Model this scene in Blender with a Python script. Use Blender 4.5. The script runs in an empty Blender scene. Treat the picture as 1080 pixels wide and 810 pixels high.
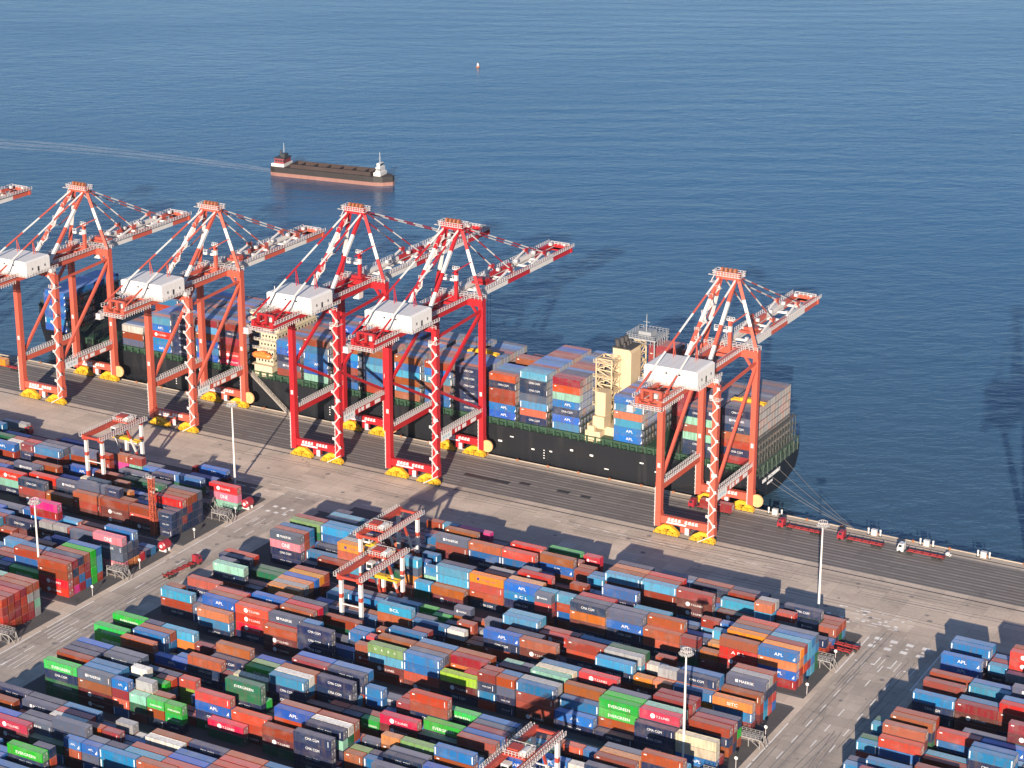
import bpy, bmesh, math, random
from mathutils import Vector, Matrix
R_ = math.radians
rng = random.Random(7)
S = bpy.context.scene
COL = S.collection

# ------------------------------------------------------------------ camera, sky, sun, exposure
cam_d = bpy.data.cameras.new('camera'); cam = bpy.data.objects.new('camera', cam_d); COL.objects.link(cam)
S.camera = cam
cam_d.sensor_width = 36.0; cam_d.lens = 36.0 * 2278.5 / 1080.0
cam_d.clip_start = 5; cam_d.clip_end = 60000
PITCH, YAW, ROLL = R_(19.085), R_(29.433), R_(0.104)
_fw = Vector((-math.sin(YAW), math.cos(YAW), 0)); _rt = Vector((math.cos(YAW), math.sin(YAW), 0)); _up = Vector((0, 0, 1))
_F = _fw * math.cos(PITCH) - _up * math.sin(PITCH); _U = _fw * math.sin(PITCH) + _up * math.cos(PITCH)
_r2 = _rt * math.cos(ROLL) + _U * math.sin(ROLL); _u2 = -_rt * math.sin(ROLL) + _U * math.cos(ROLL)
_m = Matrix((_r2, _u2, -_F)).transposed().to_4x4(); _m.translation = (0, 0, 285)
cam.matrix_world = _m

SUN_EL = R_(15.8)
SUN_DIR = Vector((0.363 * math.cos(SUN_EL), -0.932 * math.cos(SUN_EL), math.sin(SUN_EL)))   # towards the sun
world = bpy.data.worlds.new('World'); S.world = world; world.use_nodes = True
wn = world.node_tree.nodes; wn.clear()
sky = wn.new('ShaderNodeTexSky'); sky.sky_type = 'NISHITA'; sky.sun_disc = False
sky.sun_elevation = SUN_EL; sky.sun_rotation = math.atan2(SUN_DIR.x, SUN_DIR.y) % (2 * math.pi)
sky.air_density = 1.0; sky.dust_density = 0.3; sky.ozone_density = 5.0
bg = wn.new('ShaderNodeBackground'); bg.inputs['Strength'].default_value = 0.078
wo = wn.new('ShaderNodeOutputWorld')
world.node_tree.links.new(sky.outputs[0], bg.inputs[0]); world.node_tree.links.new(bg.outputs[0], wo.inputs[0])
sd = bpy.data.lights.new('sun', 'SUN'); sd.energy = 4.9; sd.angle = R_(0.55); sd.color = (1.0, 0.87, 0.72)
sun = bpy.data.objects.new('sun', sd); COL.objects.link(sun)
sun.rotation_euler = SUN_DIR.to_track_quat('Z', 'Y').to_euler()
S.view_settings.view_transform = 'Standard'; S.view_settings.look = 'None'
S.view_settings.exposure = 1.08; S.view_settings.gamma = 1.0; S.view_settings.use_curve_mapping = False
S.cycles.max_bounces = 5; S.cycles.diffuse_bounces = 2; S.cycles.glossy_bounces = 2; S.cycles.transmission_bounces = 2
S.cycles.transparent_max_bounces = 6; S.cycles.caustics_reflective = False; S.cycles.caustics_refractive = False

# ------------------------------------------------------------------ materials
MATS = {}
def nmat(name):
    m = bpy.data.materials.new(name); m.use_nodes = True
    nt = m.node_tree; b = nt.nodes['Principled BSDF']
    return m, nt, b
def N(nt, t, **kw):
    n = nt.nodes.new(t)
    for k, v in kw.items():
        if k in n.inputs.keys(): n.inputs[k].default_value = v
        else: setattr(n, k, v)
    return n
def ramp(nt, src, a, b, ca, cb):
    r = nt.nodes.new('ShaderNodeValToRGB'); e = r.color_ramp.elements
    e[0].position = a; e[1].position = b; e[0].color = (*ca, 1); e[1].color = (*cb, 1)
    nt.links.new(src, r.inputs[0]); return r.outputs[0]
def mixc(nt, fac, a, b, mode='MIX'):
    m = nt.nodes.new('ShaderNodeMix'); m.data_type = 'RGBA'; m.blend_type = mode
    for s, v in ((0, fac), (6, a), (7, b)):
        if hasattr(v, 'links'): nt.links.new(v, m.inputs[s])
        elif isinstance(v, (int, float)): m.inputs[s].default_value = v
        else: m.inputs[s].default_value = (*v, 1)
    return m.outputs[2]
def mth(nt, op, a, b=None):
    m = nt.nodes.new('ShaderNodeMath'); m.operation = op
    for s, v in ((0, a), (1, b)):
        if v is None: continue
        if hasattr(v, 'links'): nt.links.new(v, m.inputs[s])
        else: m.inputs[s].default_value = v
    return m.outputs[0]
def pos_scaled(nt, sx, sy, sz):
    g = nt.nodes.new('ShaderNodeNewGeometry'); v = nt.nodes.new('ShaderNodeVectorMath'); v.operation = 'MULTIPLY'
    v.inputs[1].default_value = (sx, sy, sz); nt.links.new(g.outputs['Position'], v.inputs[0]); return v.outputs[0]
def noise(nt, vec, scale, detail=4, rough=0.55):
    n = nt.nodes.new('ShaderNodeTexNoise'); n.inputs['Scale'].default_value = scale
    n.inputs['Detail'].default_value = detail; n.inputs['Roughness'].default_value = rough
    nt.links.new(vec, n.inputs['Vector']); return n.outputs[0]

def steel(name, c, rough=0.45, wear=0.25, metallic=0.0):
    """painted steel with faint grime and streaks"""
    if name in MATS: return MATS[name]
    m, nt, b = nmat(name)
    n1 = noise(nt, pos_scaled(nt, .9, .9, .12), 1.0, 5)
    n2 = noise(nt, pos_scaled(nt, .25, .25, .25), 1.0, 3)
    dark = tuple(x * .62 + .003 for x in c); pale = tuple(x * 1.15 + .012 for x in c)
    c1 = mixc(nt, ramp(nt, n1, .45, .72, (0, 0, 0), (wear, wear, wear)), c, dark)
    c2 = mixc(nt, ramp(nt, n2, .5, .75, (0, 0, 0), (wear, wear, wear)), c1, pale)
    nt.links.new(c2, b.inputs['Base Color']); b.inputs['Roughness'].default_value = rough; b.inputs['Metallic'].default_value = metallic
    MATS[name] = m; return m

CC = {  # container paints: colour word, albedo
 'T': ('rust-brown', (.32, .072, .032)), 'C': ('coral-red', (.50, .085, .048)), 'R': ('bright-red', (.56, .018, .03)),
 'r': ('dark-red', (.27, .032, .03)), 'D': ('maroon', (.13, .026, .026)), 'N': ('navy', (.009, .024, .078)),
 'S': ('slate-grey', (.085, .105, .165)), 'V': ('light-grey', (.33, .33, .335)), 'B': ('bright-blue', (.005, .125, .46)),
 'b': ('mid-blue', (.022, .155, .38)), 'L': ('sky-blue', (.075, .29, .48)), 'O': ('yellow-orange', (.78, .27, .018)),
 'o': ('pale-orange', (.60, .22, .08)), 'G': ('bright-green', (.025, .42, .06)), 'g': ('dark-green', (.010, .12, .055)),
 'm': ('mint-green', (.27, .53, .41)), 'P': ('pink', (.72, .23, .30)), 'K': ('magenta', (.62, .03, .20)),
 'W': ('white', (.70, .66, .60)), 'Y': ('cream', (.64, .56, .40)), 'l': ('lime-green', (.34, .52, .06)), 'e': ('olive-green', (.19, .33, .12)),
}
def container_mat(k):
    key = 'container_paint_' + CC[k][0].replace('-', '_')
    if key in MATS: return MATS[key]
    c = tuple(v * .66 for v in CC[k][1]); m, nt, b = nmat(key)
    oi = nt.nodes.new('ShaderNodeObjectInfo'); at = nt.nodes.new('ShaderNodeAttribute'); at.attribute_name = 'tint'
    rv = mth(nt, 'FRACT', mth(nt, 'ADD', oi.outputs['Random'], at.outputs['Fac']))
    hs = nt.nodes.new('ShaderNodeHueSaturation'); hs.inputs['Color'].default_value = (*c, 1)
    hm = mth(nt, 'ADD', mth(nt, 'MULTIPLY', rv, .030), .485); nt.links.new(hm, hs.inputs['Hue'])
    r2 = mth(nt, 'FRACT', mth(nt, 'MULTIPLY', rv, 7.31))
    nt.links.new(mth(nt, 'ADD', mth(nt, 'MULTIPLY', r2, .42), .78), hs.inputs['Value'])
    r3 = mth(nt, 'FRACT', mth(nt, 'MULTIPLY', rv, 13.7))
    nt.links.new(mth(nt, 'ADD', mth(nt, 'MULTIPLY', r3, .20), .96), hs.inputs['Saturation'])
    # streaks and rust on the walls
    st = noise(nt, pos_scaled(nt, 1.3, 1.3, .16), 1.0, 6, .62)
    c1 = mixc(nt, ramp(nt, st, .46, .74, (0, 0, 0), (.62, .62, .62)), hs.outputs[0], (.085, .05, .035))
    pt = noise(nt, pos_scaled(nt, .22, .22, .30), 1.0, 4)
    c1 = mixc(nt, ramp(nt, pt, .52, .72, (0, 0, 0), (.16, .16, .16)), c1, (.30, .27, .26))
    bl = noise(nt, pos_scaled(nt, .9, .9, .9), 1.0, 2, .4)
    c1 = mixc(nt, ramp(nt, bl, .64, .67, (0, 0, 0), (.35, .35, .35)), c1, tuple(v * .55 + .012 for v in c))
    # dust and faded paint lying on the roof
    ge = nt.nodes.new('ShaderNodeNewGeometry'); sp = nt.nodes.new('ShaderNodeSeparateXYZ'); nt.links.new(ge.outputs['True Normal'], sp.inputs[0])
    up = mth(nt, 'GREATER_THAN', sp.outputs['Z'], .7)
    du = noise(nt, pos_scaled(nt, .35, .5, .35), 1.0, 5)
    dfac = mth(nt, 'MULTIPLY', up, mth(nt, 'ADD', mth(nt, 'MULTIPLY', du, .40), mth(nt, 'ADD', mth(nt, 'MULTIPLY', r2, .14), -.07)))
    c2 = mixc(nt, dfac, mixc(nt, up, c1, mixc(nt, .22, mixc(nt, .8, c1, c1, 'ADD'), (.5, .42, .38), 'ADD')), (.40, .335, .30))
    nt.links.new(c2, b.inputs['Base Color']); b.inputs['Roughness'].default_value = .55
    # corrugated sheet
    sx = nt.nodes.new('ShaderNodeSeparateXYZ'); nt.links.new(ge.outputs['Position'], sx.inputs[0])
    wv = mth(nt, 'SINE', mth(nt, 'MULTIPLY', mth(nt, 'ADD', sx.outputs['X'], sx.outputs['Y']), 2 * math.pi / .42))
    bp = nt.nodes.new('ShaderNodeBump'); bp.inputs['Strength'].default_value = .25; bp.inputs['Distance'].default_value = .03
    nt.links.new(wv, bp.inputs['Height']); nt.links.new(bp.outputs[0], b.inputs['Normal'])
    MATS[key] = m; return m

def ground_mat(name, c, dirt, scale=.05, streak=(.02, .15), wet=0.0, rough=.85, amt=.55, slab=0):
    if name in MATS: return MATS[name]
    m, nt, b = nmat(name)
    n1 = noise(nt, pos_scaled(nt, 1, 1, 1), scale, 6, .6)
    n2 = noise(nt, pos_scaled(nt, streak[0], streak[1], 1), 1.0, 5, .6)
    n3 = noise(nt, pos_scaled(nt, 1, 1, 1), .8, 4, .6)
    c1 = mixc(nt, ramp(nt, n1, .38, .68, (0, 0, 0), (amt, amt, amt)), c, dirt)
    c2 = mixc(nt, ramp(nt, n2, .42, .68, (0, 0, 0), (amt * .8,) * 3), c1, tuple(x * .8 for x in dirt))
    c3 = mixc(nt, ramp(nt, n3, .48, .75, (0, 0, 0), (.3, .3, .3)), c2, tuple(x * 1.25 + .01 for x in c))
    if slab:
        br = nt.nodes.new('ShaderNodeTexBrick'); br.offset = .0 if slab < 7 else .5; br.inputs['Scale'].default_value = 1.0
        br.inputs['Brick Width'].default_value = slab * 1.3; br.inputs['Row Height'].default_value = slab; br.inputs['Mortar Size'].default_value = .07; br.inputs['Mortar Smooth'].default_value = .3
        br.inputs['Color1'].default_value = (.80, .79, .78, 1); br.inputs['Color2'].default_value = (1.06, 1.05, 1.03, 1); br.inputs['Mortar'].default_value = (.58, .56, .54, 1)
        nt.links.new(pos_scaled(nt, 1, 1, 1), br.inputs['Vector']); c3 = mixc(nt, .8, c3, br.outputs['Color'], 'MULTIPLY')
    n5 = noise(nt, pos_scaled(nt, 1, 1, 1), .16, 3, .5); c3 = mixc(nt, ramp(nt, n5, .62, .70, (0, 0, 0), (.45, .45, .45)), c3, tuple(x * .55 for x in dirt))
    nt.links.new(c3, b.inputs['Base Color']); b.inputs['Roughness'].default_value = rough
    MATS[name] = m; return m

def sea_mat():
    m, nt, b = nmat('sea_water')
    p = pos_scaled(nt, 1, 1, 1)
    mp = nt.nodes.new('ShaderNodeMapping'); mp.inputs['Rotation'].default_value = (0, 0, R_(-34)); nt.links.new(p, mp.inputs['Vector'])
    v1 = nt.nodes.new('ShaderNodeVectorMath'); v1.operation = 'MULTIPLY'; v1.inputs[1].default_value = (.55, 1, 1); nt.links.new(mp.outputs[0], v1.inputs[0])
    big = noise(nt, v1.outputs[0], .045, 3, .5)
    mid = noise(nt, v1.outputs[0], .16, 4, .6)
    fine = noise(nt, v1.outputs[0], .7, 4, .6)
    wv = nt.nodes.new('ShaderNodeTexWave'); wv.inputs['Scale'].default_value = .011; wv.inputs['Distortion'].default_value = 5.0; wv.inputs['Detail'].default_value = 2.0; wv.inputs['Detail Scale'].default_value = .35
    wm = nt.nodes.new('ShaderNodeMapping'); wm.inputs['Rotation'].default_value = (0, 0, R_(62)); nt.links.new(p, wm.inputs['Vector']); nt.links.new(wm.outputs[0], wv.inputs['Vector'])
    patch = ramp(nt, noise(nt, p, .0022, 3), .42, .62, (0, 0, 0), (.38, .38, .38))
    big = mth(nt, 'ADD', big, mth(nt, 'MULTIPLY', wv.outputs['Fac'], patch))
    h = mth(nt, 'ADD', mth(nt, 'ADD', mth(nt, 'MULTIPLY', big, 1.0), mth(nt, 'MULTIPLY', mid, 1.15)), mth(nt, 'MULTIPLY', fine, .28))
    bp = nt.nodes.new('ShaderNodeBump'); bp.inputs['Strength'].default_value = .62; bp.inputs['Distance'].default_value = .8
    nt.links.new(h, bp.inputs['Height']); nt.links.new(bp.outputs[0], b.inputs['Normal'])
    lo = noise(nt, v1.outputs[0], .0055, 5, .62)
    sx = nt.nodes.new('ShaderNodeSeparateXYZ'); nt.links.new(p, sx.inputs[0])
    off = mth(nt, 'DIVIDE', mth(nt, 'ADD', sx.outputs['Y'], mth(nt, 'ADD', mth(nt, 'MULTIPLY', lo, 260.0), -800.0)), 420.0)     # silt stirred up near the quay
    open_c = mixc(nt, ramp(nt, lo, .35, .7, (0, 0, 0), (1, 1, 1)), (.012, .066, .145), (.017, .077, .158))
    nt.links.new(mixc(nt, ramp(nt, off, 0, 1, (0, 0, 0), (1, 1, 1)), (.030, .066, .105), open_c), b.inputs['Base Color'])
    nt.links.new(ramp(nt, lo, .3, .7, (.14, .14, .14), (.24, .24, .24)), b.inputs['Roughness'])
    b.inputs['IOR'].default_value = 1.333
    return m

white = steel('white_paint', (.58, .55, .52), .5, .2)
railw = steel('rail_white_paint', (.50, .45, .43), .5, .15)
dark = steel('dark_steel', (.03, .03, .034), .6, .2)
rubber = steel('black_rubber', (.018, .018, .018), .8, .1)
yellow = steel('yellow_paint', (.60, .33, .016), .5, .3)
cream = steel('cream_paint', (.52, .40, .25), .55, .3)
glass = steel('dark_window_glass', (.02, .028, .035), .12, .05)
letter = steel('white_lettering', (.62, .61, .60), .55, .08)

# ------------------------------------------------------------------ mesh helpers
class MB:
    def __init__(s): s.v = []; s.f = []; s.m = []; s.t = None
    def quad(s, pts, mi=0):
        n = len(s.v); s.v += [tuple(p) for p in pts]; s.f.append(tuple(range(n, n + len(pts)))); s.m.append(mi)
    def box(s, x0, x1, y0, y1, z0, z1, mi=0, skip=()):
        n = len(s.v)
        s.v += [(x0, y0, z0), (x1, y0, z0), (x1, y1, z0), (x0, y1, z0), (x0, y0, z1), (x1, y0, z1), (x1, y1, z1), (x0, y1, z1)]
        fs = [(0, 3, 2, 1), (4, 5, 6, 7), (0, 1, 5, 4), (1, 2, 6, 5), (2, 3, 7, 6), (3, 0, 4, 7)]
        for i, f in enumerate(fs):
            if i in skip: continue
            s.f.append(tuple(n + a for a in f)); s.m.append(mi)
    def beam(s, p, q, w, h=None, mi=0):
        h = w if h is None else h
        p = Vector(p); q = Vector(q); d = (q - p)
        if d.length < 1e-6: return
        d.normalize(); up = Vector((0, 0, 1)) if abs(d.z) < .98 else Vector((0, 1, 0))
        a = d.cross(up).normalized() * (w / 2); b = a.cross(d).normalized() * (h / 2)
        n = len(s.v)
        for c in (p, q): s.v += [tuple(c - a - b), tuple(c + a - b), tuple(c + a + b), tuple(c - a + b)]
        for f in ((0, 1, 2, 3), (7, 6, 5, 4), (0, 4, 5, 1), (1, 5, 6, 2), (2, 6, 7, 3), (3, 7, 4, 0)):
            s.f.append(tuple(n + i for i in f)); s.m.append(mi)
    def tube(s, p, q, r, r2=None, n=8, mi=0, caps=True):
        r2 = r if r2 is None else r2
        p = Vector(p); q = Vector(q); d = (q - p).normalized(); up = Vector((0, 0, 1)) if abs(d.z) < .98 else Vector((1, 0, 0))
        a = d.cross(up).normalized(); b = a.cross(d)
        k = len(s.v)
        for c, rr in ((p, r), (q, r2)):
            for i in range(n):
                t = 2 * math.pi * i / n; s.v.append(tuple(c + a * math.cos(t) * rr + b * math.sin(t) * rr))
        for i in range(n):
            j = (i + 1) % n; s.f.append((k + i, k + j, k + n + j, k + n + i)); s.m.append(mi)
        if caps:
            s.f.append(tuple(k + i for i in range(n))[::-1]); s.m.append(mi)
            s.f.append(tuple(k + n + i for i in range(n))); s.m.append(mi)
    def banded(s, p, q, w, h, cuts, fn='beam'):
        p = Vector(p); q = Vector(q)
        for a, b, mi in cuts:
            if fn == 'beam': s.beam(p.lerp(q, a), p.lerp(q, b), w, h, mi)
            else: s.tube(p.lerp(q, a), p.lerp(q, b), w, w, 6, mi)
    def rail(s, p, q, h=1.15, step=2.2, mi=0, th=.10):
        p = Vector(p); q = Vector(q); L = (q - p).length; n = max(1, int(L / step))
        for i in range(n + 1):
            c = p.lerp(q, i / n); s.beam(c, c + Vector((0, 0, h)), th, th, mi)
        for k in (.5, 1.0): s.beam(p + Vector((0, 0, h * k)), q + Vector((0, 0, h * k)), th, th * .8, mi)
    def prism(s, pts, y0, y1, mi=0, axis='y'):
        """outline in the x-z plane, pushed along y (or y-z pushed along x)"""
        n = len(s.v); k = len(pts)
        for t in (y0, y1):
            for a, b in pts: s.v.append((a, t, b) if axis == 'y' else (t, a, b))
        s.f.append(tuple(n + i for i in range(k))); s.m.append(mi)
        s.f.append(tuple(n + k + i for i in range(k))[::-1]); s.m.append(mi)
        for i in range(k):
            j = (i + 1) % k; s.f.append((n + i, n + k + i, n + k + j, n + j)); s.m.append(mi)
    def mesh(s, name, mats, fix=True):
        me = bpy.data.meshes.new(name); me.from_pydata(s.v, [], s.f)
        for m in mats: me.materials.append(m)
        me.polygons.foreach_set('material_index', s.m)
        if s.t is not None:
            at = me.attributes.new('tint', 'FLOAT', 'FACE'); at.data.foreach_set('value', s.t)
        if fix:
            bm = bmesh.new(); bm.from_mesh(me); bmesh.ops.recalc_face_normals(bm, faces=bm.faces); bm.to_mesh(me); bm.free()
        me.update(); return me
    def build(s, name, mats, parent=None, loc=None, fix=True):
        if not isinstance(mats, (list, tuple)): mats = [mats]
        o = bpy.data.objects.new(name, s.mesh(name, mats, fix)); COL.objects.link(o)
        if parent is not None: o.parent = parent
        if loc is not None: o.location = loc
        return o
def tag(o, label=None, cat=None, group=None, kind=None):
    if label: o['label'] = label
    if cat: o['category'] = cat
    if group: o['group'] = group
    if kind: o['kind'] = kind
    return o
def empty(name, loc, label, cat, group=None, rz=0):
    o = bpy.data.objects.new(name, None); COL.objects.link(o); o.location = loc; o.rotation_euler = (0, 0, rz)
    o.empty_display_size = 1; return tag(o, label, cat, group)
def copy_tree(o, parent=None):
    c = o.copy(); COL.objects.link(c)
    if parent is not None: c.parent = parent
    for ch in list(o.children): copy_tree(ch, c)
    return c
_txt = {}
def text_geo(word, width, height):
    """flat lettering as (verts x,z ; faces), centred, of the given size"""
    if word not in _txt:
        cu = bpy.data.curves.new('t', 'FONT'); cu.body = word; cu.resolution_u = 2
        ob = bpy.data.objects.new('t', cu); COL.objects.link(ob)
        bpy.context.view_layer.update()
        dg = bpy.context.evaluated_depsgraph_get(); me = ob.evaluated_get(dg).to_mesh()
        vs = [tuple(v.co[:2]) for v in me.vertices]; fs = [tuple(p.vertices) for p in me.polygons]
        ob.evaluated_get(dg).to_mesh_clear(); bpy.data.objects.remove(ob); bpy.data.curves.remove(cu)
        xs = [v[0] for v in vs]; zs = [v[1] for v in vs]
        x0, x1, z0, z1 = min(xs), max(xs), min(zs), max(zs)
        _txt[word] = ([((x - (x0 + x1) / 2) / (x1 - x0), (z - (z0 + z1) / 2) / (z1 - z0)) for x, z in vs], fs)
    vs, fs = _txt[word]
    return [(x * width, z * height) for x, z in vs], fs
def add_text(mb, word, width, height, origin, ux=(1, 0, 0), uz=(0, 0, 1), mi=0):
    vs, fs = text_geo(word, width, height); n = len(mb.v); o = Vector(origin); ux = Vector(ux); uz = Vector(uz)
    mb.v += [tuple(o + ux * x + uz * z) for x, z in vs]
    for f in fs: mb.f.append(tuple(n + i for i in f)); mb.m.append(mi)
def ordn(i): return ['first', 'second', 'third', 'fourth', 'fifth', 'sixth', 'seventh', 'eighth', 'ninth', 'tenth', 'eleventh', 'twelfth', 'thirteenth', 'fourteenth', 'fifteenth', 'sixteenth', 'seventeenth', 'eighteenth', 'nineteenth', 'twentieth', 'twenty-first', 'twenty-second', 'twenty-third', 'twenty-fourth', 'twenty-fifth', 'twenty-sixth', 'twenty-seventh', 'twenty-eighth', 'twenty-ninth', 'thirtieth'][i]

# ------------------------------------------------------------------ setting: sea, land, quay, yard surfaces
WATER_Z = -4.0; QUAY_Y = 644.2; RAIL_L, RAIL_S = 608.3, 640.5
def sheet(name, x0, x1, y0, y1, z, mat, kind='structure', label=None):
    mb = MB(); mb.quad([(x0, y0, z), (x1, y0, z), (x1, y1, z), (x0, y1, z)])
    o = mb.build(name, mat); tag(o, label, None, None, kind); return o
sheet('sea', -16000, 14000, -2000, 26000, WATER_Z, sea_mat(), label='calm blue sea with fine ripples beyond the quay')
concrete = ground_mat('concrete', (.60, .49, .395), (.46, .375, .305), .045, (.012, .09), amt=.9, slab=6.0)
roadm = ground_mat('road_concrete', (.47, .395, .33), (.34, .285, .24), .05, (.16, .014), amt=.95, slab=5.0)
asphalt = ground_mat('yard_asphalt', (.085, .078, .076), (.055, .05, .05), .08, (.02, .12))
lanem = ground_mat('lane_asphalt', (.115, .108, .107), (.075, .07, .072), .06, (.012, .25))
quaylane = ground_mat('quay_lane_asphalt', (.215, .19, .175), (.155, .137, .128), .05, (.010, .30), amt=.7, slab=9.0)
edgem = ground_mat('quay_edge_concrete', (.48, .40, .32), (.32, .26, .20), .09, (.02, .3), amt=.7)
mark = ground_mat('road_marking_paint', (.82, .78, .73), (.60, .56, .52), .4, (.3, .3), amt=.6)
seam = ground_mat('lane_line_paint', (.36, .33, .30), (.20, .185, .175), .3, (.05, .6), amt=.7)
mb = MB(); mb.box(-2600, 1400, -600, QUAY_Y - .002, WATER_Z - 6, 0, skip=(0,))
tag(mb.build('ground', concrete), 'tan concrete terminal ground in front of the sea', None, None, 'structure')
# crane lanes along the quay
sheet('quay_road', -2400, 1300, RAIL_L + 3.2, RAIL_S - 1.6, .004, quaylane, label='dark crane lane along the quay')
mb = MB()
for y in (RAIL_L + 3.4, 615.8, 620.2, 624.6, 629.0, 633.4, RAIL_S - 1.9):
    x = -700
    while x < 60:
        L = rng.uniform(9, 40); mb.quad([(x, y - .16, .008), (x + L, y - .16, .008), (x + L, y + .16, .008), (x, y + .16, .008)]); x += L + rng.uniform(.3, 5)
tag(mb.build('quay_road_markings', seam), None, None, None, 'structure')
tyre = ground_mat('tyre_worn_asphalt', (.10, .088, .084), (.14, .123, .117), .05, (.006, .4), amt=.8)
for y in (613.6, 618, 622.4, 626.8, 631.2, 635.4):
    for s in (-1.05, 1.05): sheet('quay_road_track', -2400, 1300, y + s - .5, y + s + .5, .0075, tyre)
for y, n in ((RAIL_L, 'crane_rail'), (RAIL_S, 'crane_rail')):
    sheet('rail_slot_road', -2400, 1300, y - .35, y + .35, .004, asphalt)
    mb = MB(); mb.box(-2400, 1300, y - .07, y + .07, .005, .09); tag(mb.build('crane_rail', dark), None, None, None, 'structure')
sheet('quay_edge_path', -2400, 1300, RAIL_S + .9, QUAY_Y - .5, .004, edgem)
mb = MB(); mb.box(-2400, 1300, QUAY_Y - .45, QUAY_Y, .0, .22); tag(mb.build('quay_kerb', edgem), None, None, None, 'structure')
# yard surfaces
QY = [548, 524, 494.5, 470, 440, 416, 387, 362, 333]
YX = {'M': (-400, -197.2), 'L': (-900, -417.5), 'R': (-173.0, 300)}
for yd, (xa, xb) in YX.items():
    for qi, y in enumerate(QY):
        xa2 = xa + (2 if yd == 'R' else 4); xb2 = xb - (0 if yd == 'R' else 1.2)
        sheet('yard_paving_ground', xa2, xb2, y - 3.6, y + 19.6, .004, asphalt)
    for ya, yb in ((512, 520), (458.5, 466), (404.5, 412), (350, 358), (568.5, 577)):
        sheet('truck_lane_road', xa + 12, xb - 9, ya, yb, .0085, lanem)
sheet('cross_road', -196.6, -173.6, -300, 572, .0045, roadm, label='concrete road between the stacks with lane dashes')
sheet('cross_road', -416.3, -401.5, -300, 578, .0045, roadm, label='tan concrete road climbing towards the quay')
mb = MB()
def stripe(x0, x1, y0, y1): mb.quad([(x0, y0, .013), (x1, y0, .013), (x1, y1, .013), (x0, y1, .013)])
for x in (-196.5, -173.7, -416.2):
    for y0 in range(300, 566, 30):
        if rng.random() < .86: stripe(x - .2, x + .2, y0, y0 + rng.uniform(22, 30))
for x in (-191.5, -186, -180.5):
    for k in range(24):
        y = 318 + k * 10.4
        if y < 552 and rng.random() < .9: stripe(x - .17, x + .17, y, y + 4.6)
for x in (-411, -406):
    for k in range(24):
        y = 330 + k * 10.4
        if rng.random() < .45: stripe(x - .17, x + .17, y, y + 4.6)
for i, x in enumerate((-193.6, -188.6, -183.6, -178.6)):         # lettering boxes painted at the head of the road
    stripe(x - 1.2, x + 1.0, 567.2, 569.0); stripe(x - .5, x + .4, 564.8, 565.6); stripe(x - 1.2, x + .9, 561.6, 563.4)
    stripe(x - .2, x + .2, 550.5, 556.5); stripe(x - 1.0, x - .2, 550.5, 551.3); stripe(x + 1.5, x + 1.72, 549, 556)
for i, x in enumerate((-412, -408.6, -405.2)):
    stripe(x - .9, x + .7, 563, 564.6); stripe(x - .9, x + .7, 558.5, 560); stripe(x - .12, x + .12, 546, 553)
for i in range(7): stripe(-414.6 + i * 1.65, -414.35 + i * 1.65, 447 - i * .6, 456 - i * .6)
for i in range(4): stripe(-413 + i * 2.2, -412.75 + i * 2.2, 424, 433)
for i in range(6): stripe(-311 + i * .9, -310.7 + i * .9, 581, 586)
for i in range(6): stripe(-291, -283, 581.5 + i * 1.3, 581.75 + i * 1.3)
for x0, x1, y in ((-212, -187, 581), (-215, -190, 575.5), (-206, -193, 585.5), (-330, -240, 600.5), (-440, -380, 580), (-436, -404, 574)):
    x = x0
    while x < x1: stripe(x, min(x1, x + rng.uniform(2, 5)), y, y + .35); x += rng.uniform(4, 8)
for k in range(26):                                              # scuffed paint patches by the lamp mast
    x = rng.uniform(-214, -190); y = rng.uniform(574, 585); stripe(x, x + rng.uniform(.8, 2.4), y, y + rng.uniform(.4, 1.1))
tag(mb.build('road_markings', mark), None, None, None, 'structure')
for x0, x1, y0, y1 in ((-349.5, -345.2, 624.2, 626.4), (-334.4, -329.4, 624.2, 626.6), (-324.8, -320.8, 624.0, 626.0), (-371, -352.5, 621.6, 624.2)):
    sheet('patched_road', x0, x1, y0, y1, .0125, dark)
# wheel tracks for the yard gantries (pale strips along every block)
for yd, (xa, xb) in YX.items():
    for y in QY:
        for yy in (y - 3.1, y + 19.6): sheet('gantry_runway_path', xa + 3, xb - 2, yy - .55, yy + .55, .0125, lanem)

# tyre marks and oil on the roads
oil = ground_mat('oil_stained_concrete', (.25, .22, .20), (.17, .15, .138), .3, (.5, .5), amt=.7)
mb = MB(); r3 = random.Random(21)
def track(x, y, a, L, curve, z):
    for s in (-.95, .95):
        px, py, t = x - s * math.sin(a), y + s * math.cos(a), a
        for i in range(int(L / 3)):
            w = .16; nx, ny = px + 3 * math.cos(t), py + 3 * math.sin(t); ox, oy = -math.sin(t) * w, math.cos(t) * w
            mb.quad([(px - ox, py - oy, z), (nx - ox, ny - oy, z), (nx + ox, ny + oy, z), (px + ox, py + oy, z)]); px, py = nx, ny; t += curve
for i in range(9): track(r3.uniform(-195, -176), r3.uniform(430, 540), math.pi / 2 + r3.uniform(-.03, .03), r3.uniform(20, 60), r3.uniform(-.004, .004), .0145 + i * .0004)
for i in range(7): track(r3.uniform(-414, -403), r3.uniform(400, 530), math.pi / 2 + r3.uniform(-.04, .04), r3.uniform(20, 60), r3.uniform(-.004, .004), .0145 + i * .0004)
for i in range(14): track(r3.uniform(-480, -200), r3.uniform(586, 604), r3.uniform(-.05, .05), r3.uniform(30, 90), r3.uniform(-.002, .002), .0145 + i * .0004)
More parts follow.
